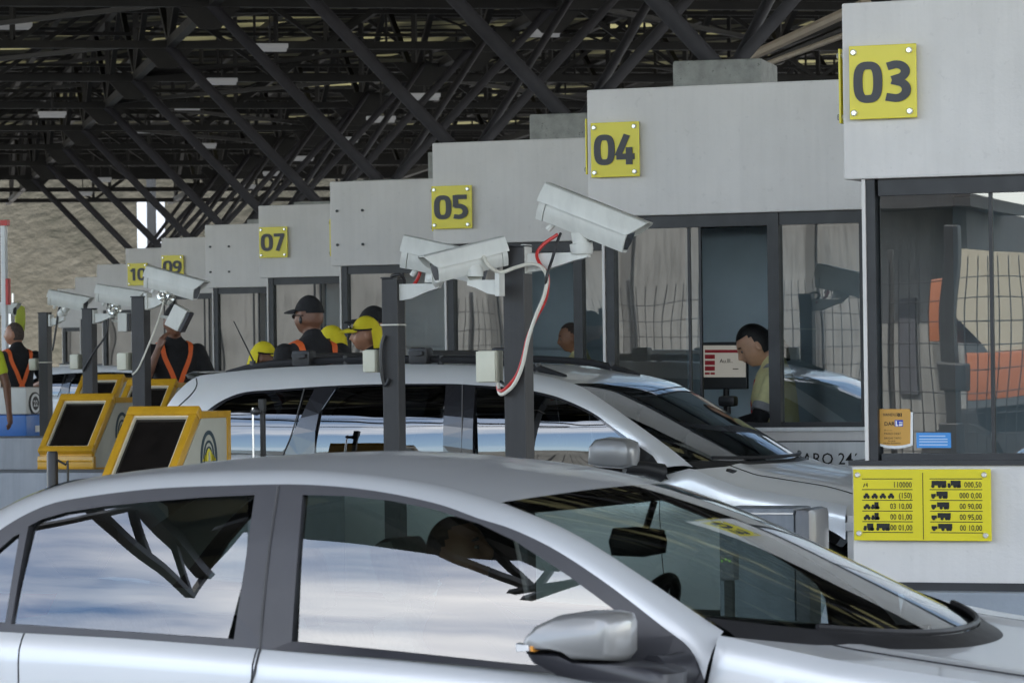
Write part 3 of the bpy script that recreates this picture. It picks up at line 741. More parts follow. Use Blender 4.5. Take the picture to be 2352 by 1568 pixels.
    gr = MB(); gr.grid([[Vector((xnose(sg * .55) + .055, c.Yc + sg * .55 * hw(xnose(sg)), zl + zz)) for sg in SG] for zz in (.18, .38)]); gr.build('grille', M['black'], root)
    for sgn in (-1, 1):
        hl = MB(); rows = []
        for q in range(9):
            sg = sgn * (.58 + .42 * q / 8); x = xnose(sg) + .012
            zt_ = zf[min(48, max(0, int((sg + 1) * 24)))]
            rows.append([Vector((x - (.0 if q < 8 else .0), c.Yc + sg * (hw(x) + .004), zt_ - .035)), Vector((x + .008, c.Yc + sg * (hw(x) + .006), zt_ - .12 + .04 * q / 8))])
        x8 = rows[-1][0].x
        rows.append([rows[-1][0] + Vector((-.30, sgn * .022, .012)), rows[-1][0] + Vector((-.29, sgn * .022, -.03))])
        hl.grid(rows); hl.build('headlight', M['lens'], root, True)
    # tail
    xt = lambda sg: xr + .30 * abs(sg) ** 3.2
    base = rw[0]; tail = []
    zd = cfg['deck_z']
    if cfg['boot']:
        deck = []
        for i in range(12):
            t = i / 11; row = []
            for q, sg in enumerate(SG):
                b = base[int(round((sg + 1) / 2 * (ns - 1)))]; x = b.x + (xt(sg) - b.x) * t
                row.append(Vector((x, c.Yc + sg * hw(x), zbelt(x) + (zd - zbelt(x)) * (1 - abs(sg) ** 3))))
            deck.append(row)
        MB().grid(deck).build('boot_lid', pm, root, True, 60); top = deck[-1]
    else:
        top = [Vector((xt(sg), c.Yc + sg * hw(xt(sg)), zbelt(xr + .3))) for sg in SG]
        hat = []
        for i in range(10):
            t = i / 9; hat.append([base[int(round((sg + 1) / 2 * (ns - 1)))].lerp(top[q], t) for q, sg in enumerate(SG)])
        MB().grid(hat).build('tailgate', pm, root, True, 60)
    for j in range(10):
        t = j / 9; tail.append([Vector((p.x - .04 * math.sin(PI * t) * (1 - abs(sg) ** 4), p.y, p.z + (zl - p.z) * t)) for p, sg in zip(top, SG)])
    MB().grid(tail).build('rear_bumper', pm, root, True, 60)
    for sgn in (-1, 1):
        tl = MB(); rows = []
        for q in range(7):
            sg = sgn * (.72 + .28 * q / 6); x = xt(sg) - .012; z = zbelt(xr + .3)
            rows.append([Vector((x, c.Yc + sg * (hw(x) + .006), z - .03)), Vector((x, c.Yc + sg * (hw(x) + .006), z - .20))])
        rows.append([rows[-1][0] + Vector((.22, sgn * .02, 0)), rows[-1][1] + Vector((.14, sgn * .02, .02))])
        tl.grid(rows); tl.build('tail_light', M['red_lens'], root, True)
    # black glass surround with openings, then the panes
    outer = [(p.x, p.z) for p in belt] + [(p.x, p.z) for p in C1[::-1]]
    wins = []
    for nm, px in cfg['windows']:
        w = xz(c, px); m_ = []
        for a, b in zip(w, w[1:] + w[:1]):
            k = max(1, int((b - a).length / .05)); m_ += [a.lerp(b, i / k) for i in range(k)]
        wins.append((nm, m_))
    vs, fs = fill_holes(outer, [[(p.x, p.z) for p in w] for _, w in wins])
    fr = MB(); fr.add([c.side(v[0], v[2], .0) for v in vs], fs)
    for _, w in wins:
        k = len(w); ring = [c.side(p.x, p.z) for p in w]; inn = [p + Vector((0, .035, 0)) for p in ring]
        fr.add(ring + inn, [[i, (i + 1) % k, k + (i + 1) % k, k + i] for i in range(k)])
    o_ = [c.side(a, b) for a, b in outer]
    fr.build('window_surround', fm, root)
    f2 = MB(); f2.v = [c.far(p) for p in fr.v]; f2.f = fr.f; f2.build('window_surround', fm, root)
    for nm, w in wins:
        rows = poly_grid(c, w, .012)
        glass_pane(c, MB().grid(rows), gm, root, -1); glass_pane(c, MB().grid(mir(rows)), gm, root, 1)
    for px in cfg.get('seams', []):
        pts = spline([c.P(u, v) for u, v in px], 24); sm_ = MB(); sm_.tube([p + Vector((0, -.001, 0)) for p in pts], .004, 5); sm_.build('shut_line', M['black'], root)
    # underside, cabin floor
    fl = MB(); fl.box((xr + .35, c.Ys + .14, zl), (xn - .4, c.Yc * 2 - c.Ys - .14, zl + .25)); fl.build('underbody', M['dark'], root)
    for wx in wheels:
        for sgn in (-1, 1):
            yw = c.Yc + sgn * (hw0 - .14); zc = cfg['gz'] + .33
            t = MB(); prof = [(.215, -.10), (.30, -.105), (.325, -.085), (.33, 0), (.325, .085), (.30, .105), (.215, .10)]
            t.grid([[Vector((wx + r * math.cos(a), yw + d, zc + r * math.sin(a))) for r, d in prof] for a in [2 * PI * i / 36 for i in range(37)]])
            w = t.build('tyre', M['tyre'], root, True)
            r = MB(); r.tube([(wx, yw + sgn * .03, zc), (wx, yw + sgn * .085, zc)], .06, 12)
            for q in range(7):
                a = 2 * PI * q / 7; d = Vector((math.cos(a), 0, math.sin(a))); r.tube([Vector((wx, yw + sgn * .08, zc)) + d * .04, Vector((wx, yw + sgn * .07, zc)) + d * .21], [.032, .022], 6)
            r.grid([[Vector((wx + .212 * math.cos(a), yw + d, zc + .212 * math.sin(a))) for d in (-.09, .09)] for a in [2 * PI * i / 30 for i in range(31)]])
            r.build('rim', M['rim'], w, True)
    return dict(C1=C1, C2=C2, belt=belt, zbelt=zbelt, xA=xA, bon=bon, ws=ws, roof=roof, xc=xc)
# ---- the silver saloon in front
Ys = 8.60
sed = Car(Ys, 1.76, .985, .30, .12)
gzs = ground_z(9.4)
sroot = thing('car', 'near silver saloon car cut by the bottom of the photo, clouds in its side glass', 'car', (-4.1, Ys + .88, gzs))
xq = lambda u, v: sed.P(u, v).x
SED = dict(paint=M['silver'], frame=M['car_black'], glass=M['car_glass'], ws=M['ws_glass'],
  C1=[(-250, 1432), (-190, 1385), (-100, 1300), (0, 1216), (100, 1162), (200, 1140), (350, 1122), (500, 1115), (690, 1112), (850, 1125), (1000, 1155), (1100, 1190), (1176, 1214), (1276, 1262), (1396, 1341), (1521, 1437), (1586, 1490), (1618, 1560)],
  C2=[(-330, 1395, .12), (-240, 1330, .12), (-120, 1245, .12), (0, 1172, .10), (100, 1128, .09), (200, 1106, .09), (350, 1088, .09), (500, 1080, .09), (690, 1077, .09), (850, 1088, .09), (1000, 1110, .09), (1100, 1136, .08), (1190, 1168, .06), (1326, 1229, .05), (1486, 1330, .045), (1600, 1408, .04), (1662, 1449, .04)],
  belt=[(-250, 1434), (0, 1449), (300, 1466), (590, 1489), (900, 1512), (1176, 1537), (1400, 1556), (1618, 1575)],
  belt_front_x=[(sed.P(1641, 1504).x, sed.P(1641, 1504).z), (sed.P(1662, 1449, .04).x, sed.P(1662, 1449, .04).z - .004), (-2.66, .985), (-2.4, .95), (-2.1, .91), (-1.75, .85), (-1.45, .78)],
  belt_rear=[(-6.35, 1.00), (-5.9, 1.04), (-5.5, 1.05)],
  xr=-6.25, xn=-1.45, zl=gzs + .2, gz=gzs, wr=.37, wheels=[-5.32, -2.42],
  cuts=[xq(60, 1450), xq(590, 1489), xq(1612, 1568)], cut_names=['rear_fender', 'door', 'door', 'front_fender'],
  header=(1165, 1158), rw_x=xq(60, 1150), crown=.03, ws_drop=-.085, ws_bulge=.40, cowl_gap=.46, bonnet_crown=.005, boot=True, deck_z=1.10,
  windows=[('rear_quarter', [(-150, 1412), (-60, 1310), (30, 1232), (45, 1225), (12, 1430)]),
    ('rear', [(65, 1208), (95, 1192), (150, 1176), (240, 1162), (340, 1152), (460, 1142), (585, 1136), (562, 1300), (537, 1467), (25, 1432)]),
    ('front', [(695, 1136), (800, 1139), (900, 1150), (1000, 1170), (1100, 1202), (1180, 1240), (1301, 1318), (1406, 1396), (1440, 1430), (1455, 1470), (1440, 1545), (1176, 1523), (920, 1496), (670, 1472)])],
  seams=[[(640, 1116), (620, 1250), (604, 1400), (598, 1487)], [(598, 1489), (585, 1540), (575, 1580), (560, 1700)]])
S = build_car(sed, SED, sroot)
def near(u, v, e): return sed.P(u, v, e)
# cowl, wipers
cw = MB(); ws_last = S['ws'][-1]; rows = []
for j in range(len(ws_last)):
    sg = -1 + 2 * j / (len(ws_last) - 1); a = ws_last[j]; xx = S['xc'](sg) + .03; b = Vector((xx, sed.Yc + sg * .80, S['zbelt'](xx) + .005 * (1 - abs(sg) ** 2.6) - .012))
    rows.append([a + Vector((-.05, 0, .035)), a.lerp(b, .35) + Vector((0, 0, .008)), b])
cw.grid(rows); cw.build('cowl', M['black'], sroot, True)
for y0, y1 in ((sed.Yc - .62, sed.Yc + .02), (sed.Yc - .02, sed.Yc + .60)):
    wp = MB(); ja, jb = int((y0 - sed.Ys) / sed.Wd * 24), int((y1 - sed.Ys) / sed.Wd * 24)
    wp.tube([p + Vector((.012, 0, .012)) for p in S['ws'][-3][ja:jb + 1]], .009, 6); wp.build('wiper', M['black'], sroot, True)
# door mirror
ym = Ys - .17
def mpx(l, Y): return [(at(u, v, Y).x, at(u, v, Y).z) for u, v in l]
mh = MB(); pillow(mh, mpx([(1212, 1482), (1220, 1458), (1245, 1432), (1290, 1411), (1350, 1402), (1410, 1401), (1438, 1408), (1446, 1430), (1446, 1500), (1434, 1516), (1340, 1514), (1316, 1498), (1280, 1490), (1225, 1488)], ym), ym - .09, ym + .11, .24)
mo = mh.build('door_mirror', M['mirror_silver'], sroot, True, 60)
mb_ = MB(); pillow(mb_, mpx([(1214, 1490), (1290, 1494), (1330, 1514), (1440, 1518), (1530, 1530), (1560, 1545), (1560, 1572), (1400, 1570), (1290, 1548), (1230, 1515)], ym), ym - .075, ym + .12, .2); mb_.build('mirror_base', M['car_black'], mo, True, 60)
arm = MB(); a0 = at(1500, 1548, ym + .08); a1 = near(1570, 1540, .01); arm.tube([a0, a0.lerp(a1, .5), a1], [.05, .045, .05], 10); arm.build('mirror_arm', M['car_black'], mo, True)
il = MB(); pillow(il, mpx([(1214, 1470), (1246, 1474), (1250, 1488), (1216, 1490)], ym), ym - .094, ym - .05, .2); il.build('indicator', M['lens'], mo, True)
il = MB(); pillow(il, mpx([(1248, 1475), (1256, 1476), (1257, 1490), (1250, 1489)], ym), ym - .094, ym - .05, .2); il.build('indicator', M['amber'], mo, True)
# cabin
Yc = sed.Yc
def seat(x, y, rows_z, root, w=.5, m_=None):
    m_ = m_ or M['seat']; z0 = gzs + .32
    b = MB(); b.rbox((x, y - w / 2, z0), (x + .5, y + w / 2, z0 + .16), .05)
    R_ = Matrix.Translation((x + .06, y, z0 + .10)) @ Matrix.Rotation(-.33, 4, 'Y')
    b.rbox((-.07, -w / 2, 0), (.07, w / 2, .60), .06, R_); b.rbox((-.05, -.13, .63), (.05, .13, .82), .045, R_); b.tube([R_ @ Vector((0, -.06, .55)), R_ @ Vector((0, -.06, .68))], .008, 6); b.tube([R_ @ Vector((0, .06, .55)), R_ @ Vector((0, .06, .68))], .008, 6)
    return b.build('seat', m_, root, True, 50)
seat(-4.15, Yc - .36, 0, sroot); seat(-4.15, Yc + .36, 0, sroot)
b = MB(); b.rbox((-5.15, Yc - .65, gzs + .32), (-4.7, Yc + .65, gzs + .48), .05); b.rbox((-.08, -.65, 0), (.08, .65, .6), .06, Matrix.Translation((-5.12, Yc, gzs + .42)) @ Matrix.Rotation(-.4, 4, 'Y')); b.build('rear_bench', M['seat'], sroot, True, 50)
d = MB(); xd = S['xA'] - .28
d.rbox((xd - .22, Ys + .14, gzs + .55), (xd + .62, Ys + 1.62, gzs + .86), .05); pillow(d, [(xd - .25, gzs + .84), (xd + .06, gzs + .93), (xd + .3, gzs + .9), (xd + .3, gzs + .8), (xd - .2, gzs + .78)], Yc + .1, Yc + .62, .2); d.build('dashboard', M['dash'], sroot, True, 50)
stw = MB(); cx, cz = xd - .36, gzs + .92; RM = Matrix.Translation((cx, Yc + .37, cz)) @ Matrix.Rotation(math.radians(-64), 4, 'Y')
stw.tube([RM @ Vector((.185 * math.cos(t), .185 * math.sin(t), 0)) for t in [2 * PI * i / 32 for i in range(33)]], .017, 8)
for t in (0, PI / 2, PI, -PI / 2): stw.tube([RM @ Vector((0, 0, -.02)), RM @ Vector((.18 * math.cos(t), .18 * math.sin(t), 0))], .016, 6)
stw.ball((0, 0, -.01), (.06, .06, .03), 10, RM); stw.build('steering_wheel', M['dash'], sroot, True)
rm_ = MB(); cm = at(1465, 1242, Yc); pl = [(cm.x - .085 + .17 * t_[0], cm.z - .04 + .08 * t_[1]) for t_ in ((.05, .0), (.6, -.05), (.97, .1), (1, .5), (.95, .9), (.5, 1), (.08, .95), (0, .5))]
pillow(rm_, pl, Yc - .02, Yc + .02, .15, Matrix.Identity(4)); rm_.tube([cm + Vector((.02, 0, .02)), cm + Vector((.05, 0, .11))], .01, 6); rm_.build('rear_view_mirror', M['black'], sroot, True)
# inside of the far doors
bx = MB(); bx.box((-5.6, Ys + .10, gzs + .3), (S['xA'] + .1, Ys + .13, .95)); bx.build('door_lining', M['dark'], sroot)
bx = MB(); bx.box((-5.6, Ys + 1.63, gzs + .3), (S['xA'] + .1, Ys + 1.66, .95)); bx.build('door_lining', M['dark'], sroot)
# ---- silver sport utility car behind the posts
Yv = 18.15
suv = Car(Yv, 1.88, 1.17, .0, .42)
gzv = ground_z(19)
vroot = thing('car', 'silver sport utility car with black roof rack stopped at booth 04', 'car', (-9.5, Yv + .94, gzv))
vq = lambda u, v: suv.P(u, v).x
SUVC = dict(paint=M['silver2'], frame=M['gloss_black'], glass=M['suv_glass'], ws=M['suv_ws'],
  C1=[(415, 1042), (430, 1000), (455, 965), (484, 936), (521, 914), (564, 900), (639, 894), (739, 887), (865, 882), (1026, 881), (1090, 884), (1170, 889), (1223, 897), (1285, 913), (1357, 945), (1408, 981), (1465, 1025), (1510, 1078)],
  C2=[(352, 985, .10), (385, 930, .10), (412, 895, .10), (450, 866, .10), (500, 857, .09), (606, 846, .08), (764, 838, .08), (870, 836, .08), (1000, 837, .08), (1120, 842, .08), (1223, 857, .07), (1321, 882, .06), (1379, 915, .05), (1473, 981, .045), (1540, 1030, .04), (1592, 1072, .04)],
  belt=[(415, 1044), (540, 1040), (654, 1046), (900, 1052), (1090, 1062), (1300, 1076), (1510, 1094)],
  belt_front_x=[(suv.P(1592, 1072, .04).x, suv.P(1592, 1072, .04).z - .004), (vq(1640, 1120), 1.105), (vq(1700, 1140), 1.055), (vq(1850, 1160), 1.0), (vq(1960, 1170), .95), (vq(2080, 1180), .86)],
  belt_rear=[(vq(300, 1040), 1.12), (vq(400, 1040), 1.16)],
  xr=vq(345, 1000) - .05, xn=vq(2090, 1180), zl=gzv + .28, gz=gzv, wr=.41, wheels=[vq(560, 1200), vq(1830, 1200)],
  cuts=[vq(690, 1044), vq(1064, 1060), vq(1515, 1094)], cut_names=['rear_fender', 'door', 'door', 'front_fender'],
  header=(1325, 884), rw_x=vq(430, 880), crown=.0, ws_drop=-.02, ws_bulge=.22, cowl_gap=.26, bonnet_crown=.11, boot=False, deck_z=1.2,
  windows=[('quarter', [(450, 1034), (462, 975), (484, 944), (521, 920), (564, 905), (639, 899), (722, 893), (690, 960), (652, 1036), (540, 1033)]),
    ('rear', [(772, 890), (865, 886), (1024, 885), (1018, 1046), (722, 1040), (724, 990), (732, 950)]),
    ('front', [(1092, 889), (1170, 894), (1223, 902), (1285, 918), (1357, 950), (1408, 988), (1445, 1020), (1470, 1060), (1460, 1078), (1086, 1056)])],
  seams=[[(1063, 884), (1062, 960), (1060, 1060)], [(700, 890), (672, 990), (650, 1046)], [(451, 868), (452, 885), (440, 905), (408, 936), (395, 960)]])
V = build_car(suv, SUVC, vroot)
cw = MB(); rows = []; wl = V['ws'][-1]
for j in range(len(wl)):
    sg = -1 + 2 * j / (len(wl) - 1); a = wl[j]; xx = V['xc'](sg) + .03; b = Vector((xx, suv.Yc + sg * .86, V['zbelt'](xx) + .11 * (1 - abs(sg) ** 2.6) - .012))
    rows.append([a + Vector((-.05, 0, .035)), a.lerp(b, .35) + Vector((0, 0, .01)), b])
cw.grid(rows); cw.build('cowl', M['black'], vroot, True)
for j0, j1 in ((.12, .5), (.48, .86)):
    wp = MB(); ja, jb = int(j0 * 24), int(j1 * 24)
    wp.tube([p + Vector((.012, 0, .012)) for p in V['ws'][-3][ja:jb + 1]], .010, 6); wp.build('wiper', M['black'], vroot, True)
ymv = Yv - .16
mh = MB(); pillow(mh, mpx([(1356, 1050), (1358, 1025), (1372, 1008), (1400, 1003), (1440, 1006), (1458, 1014), (1463, 1035), (1461, 1068), (1440, 1076), (1380, 1072), (1356, 1066)], ymv), ymv - .08, ymv + .1, .22); mo = mh.build('door_mirror', M['mirror_silver'], vroot, True, 60)
arm = MB(); a0 = at(1435, 1072, ymv); arm.tube([a0, at(1480, 1075, ymv + .08), suv.P(1520, 1085)], [.035, .04, .05], 10); arm.build('mirror_base', M['black'], mo, True)
sl_ = MB(); pl = xz(suv, [(1462, 1020), (1500, 1046), (1536, 1100), (1490, 1098), (1455, 1080)]); sl_.add([p + Vector((0, -.006, 0)) for p in pl], [[0, 1, 2, 3, 4]]); sl_.build('mirror_sail', M['black'], mo)
# roof rack
zr = lambda x: min(V['roof'], key=lambda r: abs(r[12].x - x))[12].z
for sy in (-1, 1):
    y = suv.Yc + sy * .58; pts = []
    xa, xb = at(520, 835, suv.Yc - .58).x, at(1300, 845, suv.Yc - .58).x
    for t in [i / 14 for i in range(15)]:
        x = xa + (xb - xa) * t; pts.append(Vector((x, y, zr(x) - .005 + .032 * min(1, min(t, 1 - t) * 9))))
    rr_ = MB(); rr_.tube(pts, [.014] + [.02] * 13 + [.014], 8)
    for t in (.08, .36, .64, .92): x = xa + (xb - xa) * t; rr_.tube([(x, y, zr(x) - .04), (x, y, zr(x) + .05)], .018, 8)
    rr_.build('roof_rail', M['black'], vroot, True)
for u in (702, 970):
    x = at(u, 817, suv.Yc - .58).x; z = zr(x) + .06; cb = MB()
    pillow(cb, [(x - .045, z - .010), (x, z - .016), (x + .045, z - .010), (x + .045, z + .010), (x, z + .016), (x - .045, z + .010)], suv.Yc - .68, suv.Yc + .68, .1)
    for sy in (-1, 1): cb.rbox((x - .055, suv.Yc + sy * .60 - .05, z - .06), (x + .055, suv.Yc + sy * .60 + .05, z + .03), .015)
    cb.build('crossbar', M['black'], vroot, True, 40)
sp = MB(); q = V['roof'][0]; sp.grid([[p + Vector((.02, 0, .02)) for p in q[2:-2]], [p + Vector((-.05, 0, .03)) for p in q[2:-2]], [p + Vector((-.10, 0, .01)) for p in q[2:-2]], [p + Vector((-.08, 0, -.012)) for p in q[2:-2]], [p + Vector((.02, 0, .005)) for p in q[2:-2]]]); sp.build('roof_spoiler', M['silver2'], vroot, True)
an = MB(); a0 = V['roof'][4][12]; an.tube([a0, a0 + Vector((-.16, 0, .30))], [.006, .003], 6); an.ball(a0, (.04, .03, .02), 8); an.build('antenna', M['black'], vroot, True)
for dy in (-.38, .38):
    b = MB(); R_ = Matrix.Translation((vq(1120, 1000), suv.Yc + dy, gzv + .5)) @ Matrix.Rotation(-.3, 4, 'Y'); b.rbox((-.07, -.26, 0), (.07, .26, .62), .06, R_); b.rbox((-.05, -.13, .64), (.05, .13, .84), .045, R_); b.build('seat', M['dark'], vroot, True, 50)
d = MB(); d.rbox((V['xA'] - .5, Yv + .16, gzv + .7), (V['xA'] + .2, Yv + 1.72, gzv + 1.02), .05); d.build('dashboard', M['dash'], vroot, True, 50)
# ---- white hatchback far behind, five lanes on
wroot = copy_tree(vroot, None, {M['silver2']: M['white_paint']})
wroot['label'] = 'far white hatchback with sloping pillars, left of the silver sport utility car'
sc_ = .86; wy = 42.6; wc = at(45, 852, wy - .9 * sc_)
wroot.scale = (sc_, sc_, sc_ * .92)
wroot.location = (wc.x - sc_ * (suv.P(424, 872).x - vroot.location.x), wy, wc.z - sc_ * .92 * (suv.P(424, 872).z - gzv))
for ch in list(wroot.children):
    if ch.name.split('.')[0] in ('roof_rail', 'crossbar', 'antenna'): bpy.data.objects.remove(ch)
# ------------------------------------------------------------------ camera posts, cameras, cables
def px_m(u, v, Y): return FPX / (at(u, v, Y) - CAM).dot(FWD)
def post(u, vtop, Y, w, label, jb=None, clip=None):
    t = at(u, vtop, Y); z0 = island_z(round((Y - .55 - Y03) / DY))
    r = thing('camera_post', label, 'post', (t.x, Y, z0), 'dark square camera posts')
    p = MB(); p.rbox((t.x - w / 2, Y - w / 2, z0), (t.x + w / 2, Y + w / 2, t.z), .006); p.build('post_tube', M['post'], r)
    c = MB(); c.rbox((t.x - w / 2 - .004, Y - w / 2 - .004, t.z), (t.x + w / 2 + .004, Y + w / 2 + .004, t.z + .008), .002); c.build('post_cap', M['black'], r)
    c = MB(); c.rbox((t.x - w, Y - w, z0), (t.x + w, Y + w, z0 + .02), .004); c.build('base_plate', M['post'], r)
    if jb:
        (u0, v0), (u1, v1) = jb; a, b = at(u0, v0, Y), at(u1, v1, Y)
        j = MB(); j.rbox((a.x, Y - .05, b.z), (b.x, Y + .04, a.z), .008); jo = j.build('junction_box', M['cream'], r, True, 30)
        j = MB(); j.rbox((a.x - .003, Y - .062, b.z + .004), (b.x - .004, Y - .051, a.z - .004), .004); j.build('box_lid', M['cream'], jo, True, 30)
    if clip:
        z = at(u, clip, Y).z; c = MB(); c.rbox((t.x - w / 2 - .006, Y - w / 2 - .006, z - .004), (t.x + w / 2 + .006, Y + w / 2 + .006, z + .004), .001); c.build('strap', M['white_cable'], r)
    return r
post(1188, 568, 16.5, .112, 'tallest dark square post with the red and white cable loop', ((1105, 805), (1150, 878)))
post(902, 640, 17.3, .09, 'dark square post beside the yellow-capped woman, grey box at its left', ((845, 803), (874, 855)), 746)
post(323, 683, 21.4, .094, 'dark square post in front of the worker with orange straps', ((279, 810), (301, 850)))
post(205, 710, 26.25, .092, 'dark square post between the two yellow-framed display consoles and white car', ((169, 813), (188, 848)))
post(103, 719, 29.9, .094, 'leftmost dark square post beside the blue cool box', ((74, 823), (89, 850)), 832)
def cctv(cpx, Y, head, pitch, sc, label, bracket=None, foil=False, side=1, glass_end=True):
    c = at(*cpx, Y)
    Rm = Matrix.Translation(c) @ Matrix.Rotation(math.radians(head), 4, 'Z') @ Matrix.Rotation(math.radians(pitch), 4, 'Y') @ Matrix.Scale(sc, 4)
    r = thing('security_camera', label, 'camera', c, 'white security cameras on posts')
    hs_ = [(-.082, .012), (-.078, .045), (-.058, .098), (-.045, .106), (.045, .106), (.058, .098), (.078, .045), (.082, .012)]
    xf_ = [.205, .235, .272, .276, .276, .272, .235, .205]
    inn = [(y * .94, z - (.006 if 0 < i < 7 else 0)) for i, (y, z) in enumerate(hs_)]
    hood = MB()
    outr = [[Vector((-.262 if k == 0 else x_ if k == 2 else .0, y, z)) for (y, z), x_ in zip(hs_, xf_)] for k in range(3)]
    innr = [[Vector((-.262 if k == 0 else x_ if k == 2 else .0, y, z)) for (y, z), x_ in zip(inn, xf_)] for k in range(3)]
    hood.grid([outr[0], outr[1], outr[2], innr[2], innr[1], innr[0], outr[0]]); hood.xf(Rm); hood.build('sun_hood', M['white_plastic'], r, True, 35)
    sec = [(-.058, -.035), (-.066, -.005), (-.062, .06), (.062, .06), (.066, -.005), (.058, -.035), (.035, -.072), (-.035, -.072)]
    b = MB(); b.prism(sec, 'x', -.215, .205); b.xf(Rm); b.build('housing', M['white_plastic'], r, True, 25)
    b = MB(); b.prism([(y * 1.03, z * 1.02 - .001) for y, z in sec], 'x', -.252, -.219); b.xf(Rm); b.build('rear_cap', M['white_plastic'], r, True, 25)
    b = MB(); b.prism([(y * .8, z * .8) for y, z in sec], 'x', .2055, .2085); b.xf(Rm); b.build('front_glass', M['gloss_black'], r)
    b = MB(); b.tube([(-.17, 0, -.07), (-.185, 0, -.105)], .015, 8); b.xf(Rm); b.build('cable_gland', M['white_plastic'], r, True)
    lab = MB(); lab.add([(.02, -.0675, .012), (.14, -.0675, .012), (.14, -.0675, .040), (.02, -.0675, .040)], [(0, 1, 2, 3)]); lab.xf(Rm); lab.build('sticker', M['chrome'], r)
    if bracket:
        (u0, v0), (u1, v1) = bracket; a, e = at(u0, v0, Y), at(u1, v1, Y); dr = 1 if e.x > a.x else -1
        k = MB(); L = abs(e.x - a.x); h = .055 * sc / .9
        pr = [(0, .012), (0, -h * 1.3), (L * .35, -h * 1.1), (L * .75, -h * .5), (L * 1.02, -.012), (L * 1.02, .012)]
        k.prism([(x * dr, z) for x, z in pr], 'y', -.022, .022, Matrix.Translation(a)); k.build('bracket_arm', M['white_plastic'], r, True, 25)
        k = MB(); k.rbox((-.012, -.045 * sc, -.085 * sc), (.012, .045 * sc, .055 * sc), .004, Matrix.Translation(a)); k.build('wall_plate', M['white_plastic'], r)
        e2 = Vector((e.x - .03 * dr, Y, e.z)); top = Rm @ Vector((-.03, 0, -.06))
        if foil:
            k = MB(); rf = random.Random(int(cpx[0])); bm = bmesh.new(); bmesh.ops.create_icosphere(bm, subdivisions=3, radius=1)
            for p in bm.verts: p.co *= rf.uniform(.75, 1.15)
            mid = e2.lerp(top, .45); hh = max(.06, (top - e2).length * .62)
            for p in bm.verts: p.co = mid + Vector((p.co.x * .062, p.co.y * .055, p.co.z * hh * (1 + .25 * math.cos(p.co.z * 5))))
            k.from_bm(bm); k.build('foil_wrap', M['foil'], r)
        k = MB(); k.tube([e2 + Z1 * .01, e2 + Z1 * .03, e2.lerp(top, .55), e2.lerp(top, .56), top], [.05 * sc, .055 * sc, .055 * sc, .04 * sc, .045 * sc], 12); k.build('swivel_joint', M['white_plastic'], r, True, 40)
    return r, Rm
M['foil'] = mat('crumpled_foil', (.75, .74, .68), .25, .9, var=.2, vs=40)
c1, R1 = cctv((1356, 512), 16.5, 4, 22, 1.02, 'large white security camera tilted down in front of the 04 window', ((1209, 588), (1350, 588)))
cA, RA = cctv((1030, 606), 17.3, 12, 13, .95, 'white security camera on the post beside the yellow-capped woman', ((915, 658), (1008, 653)))
cB, RB = cctv((1070, 604), 16.3, 224, 13, .80, 'white security camera turned left, overlapping the camera behind it', ((1148, 648), (1078, 640)))
c3, R3 = cctv((401, 656), 21.4, 2, 15, .80, 'white security camera with foil-wrapped swivel right of sign 10', ((339, 688), (388, 684)), True)
c4, R4 = cctv((277, 684), 26.25, 4, 9, .80, 'white security camera with foil-wrapped swivel left of sign 10', ((217, 724), (264, 722)), True)
c5, R5 = cctv((160, 694), 29.9, 4, 11, .80, 'white security camera on the leftmost dark post', ((117, 733), (148, 728)))
c6, R6 = cctv((2, 712), 36.0, 4, 3, .84, 'white security camera cut off by the left edge of the photo')
pz = at(6, 730, 36.0); pp = MB(); pp.rbox((pz.x + .04, 35.95, island_z(4)), (pz.x + .13, 36.04, pz.z + .05), .006); pr_ = pp.build('camera_post', M['chrome'])
tag(pr_, 'pale steel post under the cut-off camera at the left edge', 'post', 'pale camera posts')
def cable(px, Y, r, m_, label):
    pts = spline([at(u, v, Y + dy) for u, v, dy in px], max(16, len(px) * 6)); b = MB(); b.tube(pts, r, 7)
    o = b.build('cable', m_, None, True); return tag(o, label, 'cable')
cable([(1282, 538, 0), (1250, 560, -.02), (1233, 583, -.04), (1240, 606, -.06), (1255, 625, -.07), (1259, 650, -.08), (1252, 690, -.08), (1229, 735, -.09), (1212, 775, -.09), (1201, 820, -.09), (1186, 862, -.09), (1160, 893, -.09), (1146, 897, -.07), (1143, 884, -.03)], 16.5, .0085, M['red'], 'red cable curving from the large camera down the tallest post')
cable([(1110, 588, -.2), (1124, 612, -.2), (1150, 625, -.16), (1185, 614, -.12), (1218, 606, -.08), (1243, 613, -.08), (1256, 637, -.09), (1250, 678, -.095), (1232, 722, -.1), (1214, 775, -.1), (1200, 838, -.1), (1182, 880, -.1), (1160, 902, -.1), (1148, 903, -.08), (1144, 880, -.03)], 16.5, .0095, M['white_cable'], 'white cable sagging between the two cameras and down the tallest post')
cable([(1288, 536, 0), (1280, 556, -.03), (1268, 596, -.06), (1256, 635, -.10), (1250, 690, -.07), (1222, 752, -.07), (1207, 812, -.07), (1192, 858, -.07), (1168, 886, -.06), (1150, 876, -.03)], 16.5, .0075, M['black'], 'black cable straight down from the large camera')
cable([(966, 612, 0), (962, 634, -.01), (950, 654, 0), (935, 664, .02)], 17.3, .009, M['red'], 'short red cable under the camera beside the yellow-capped woman')
cable([(905, 645, 0), (900, 634, -.05), (918, 631, -.06), (928, 642, -.04), (928, 655, 0)], 17.3, .008, M['black'], 'short black cable looped over the post beside the yellow-capped woman')
cable([(883, 770, -.06), (876, 800, -.07), (877, 850, -.07), (884, 884, -.06), (894, 870, -.06)], 17.3, .011, M['black'], 'black cable hanging along the left edge of the second post')
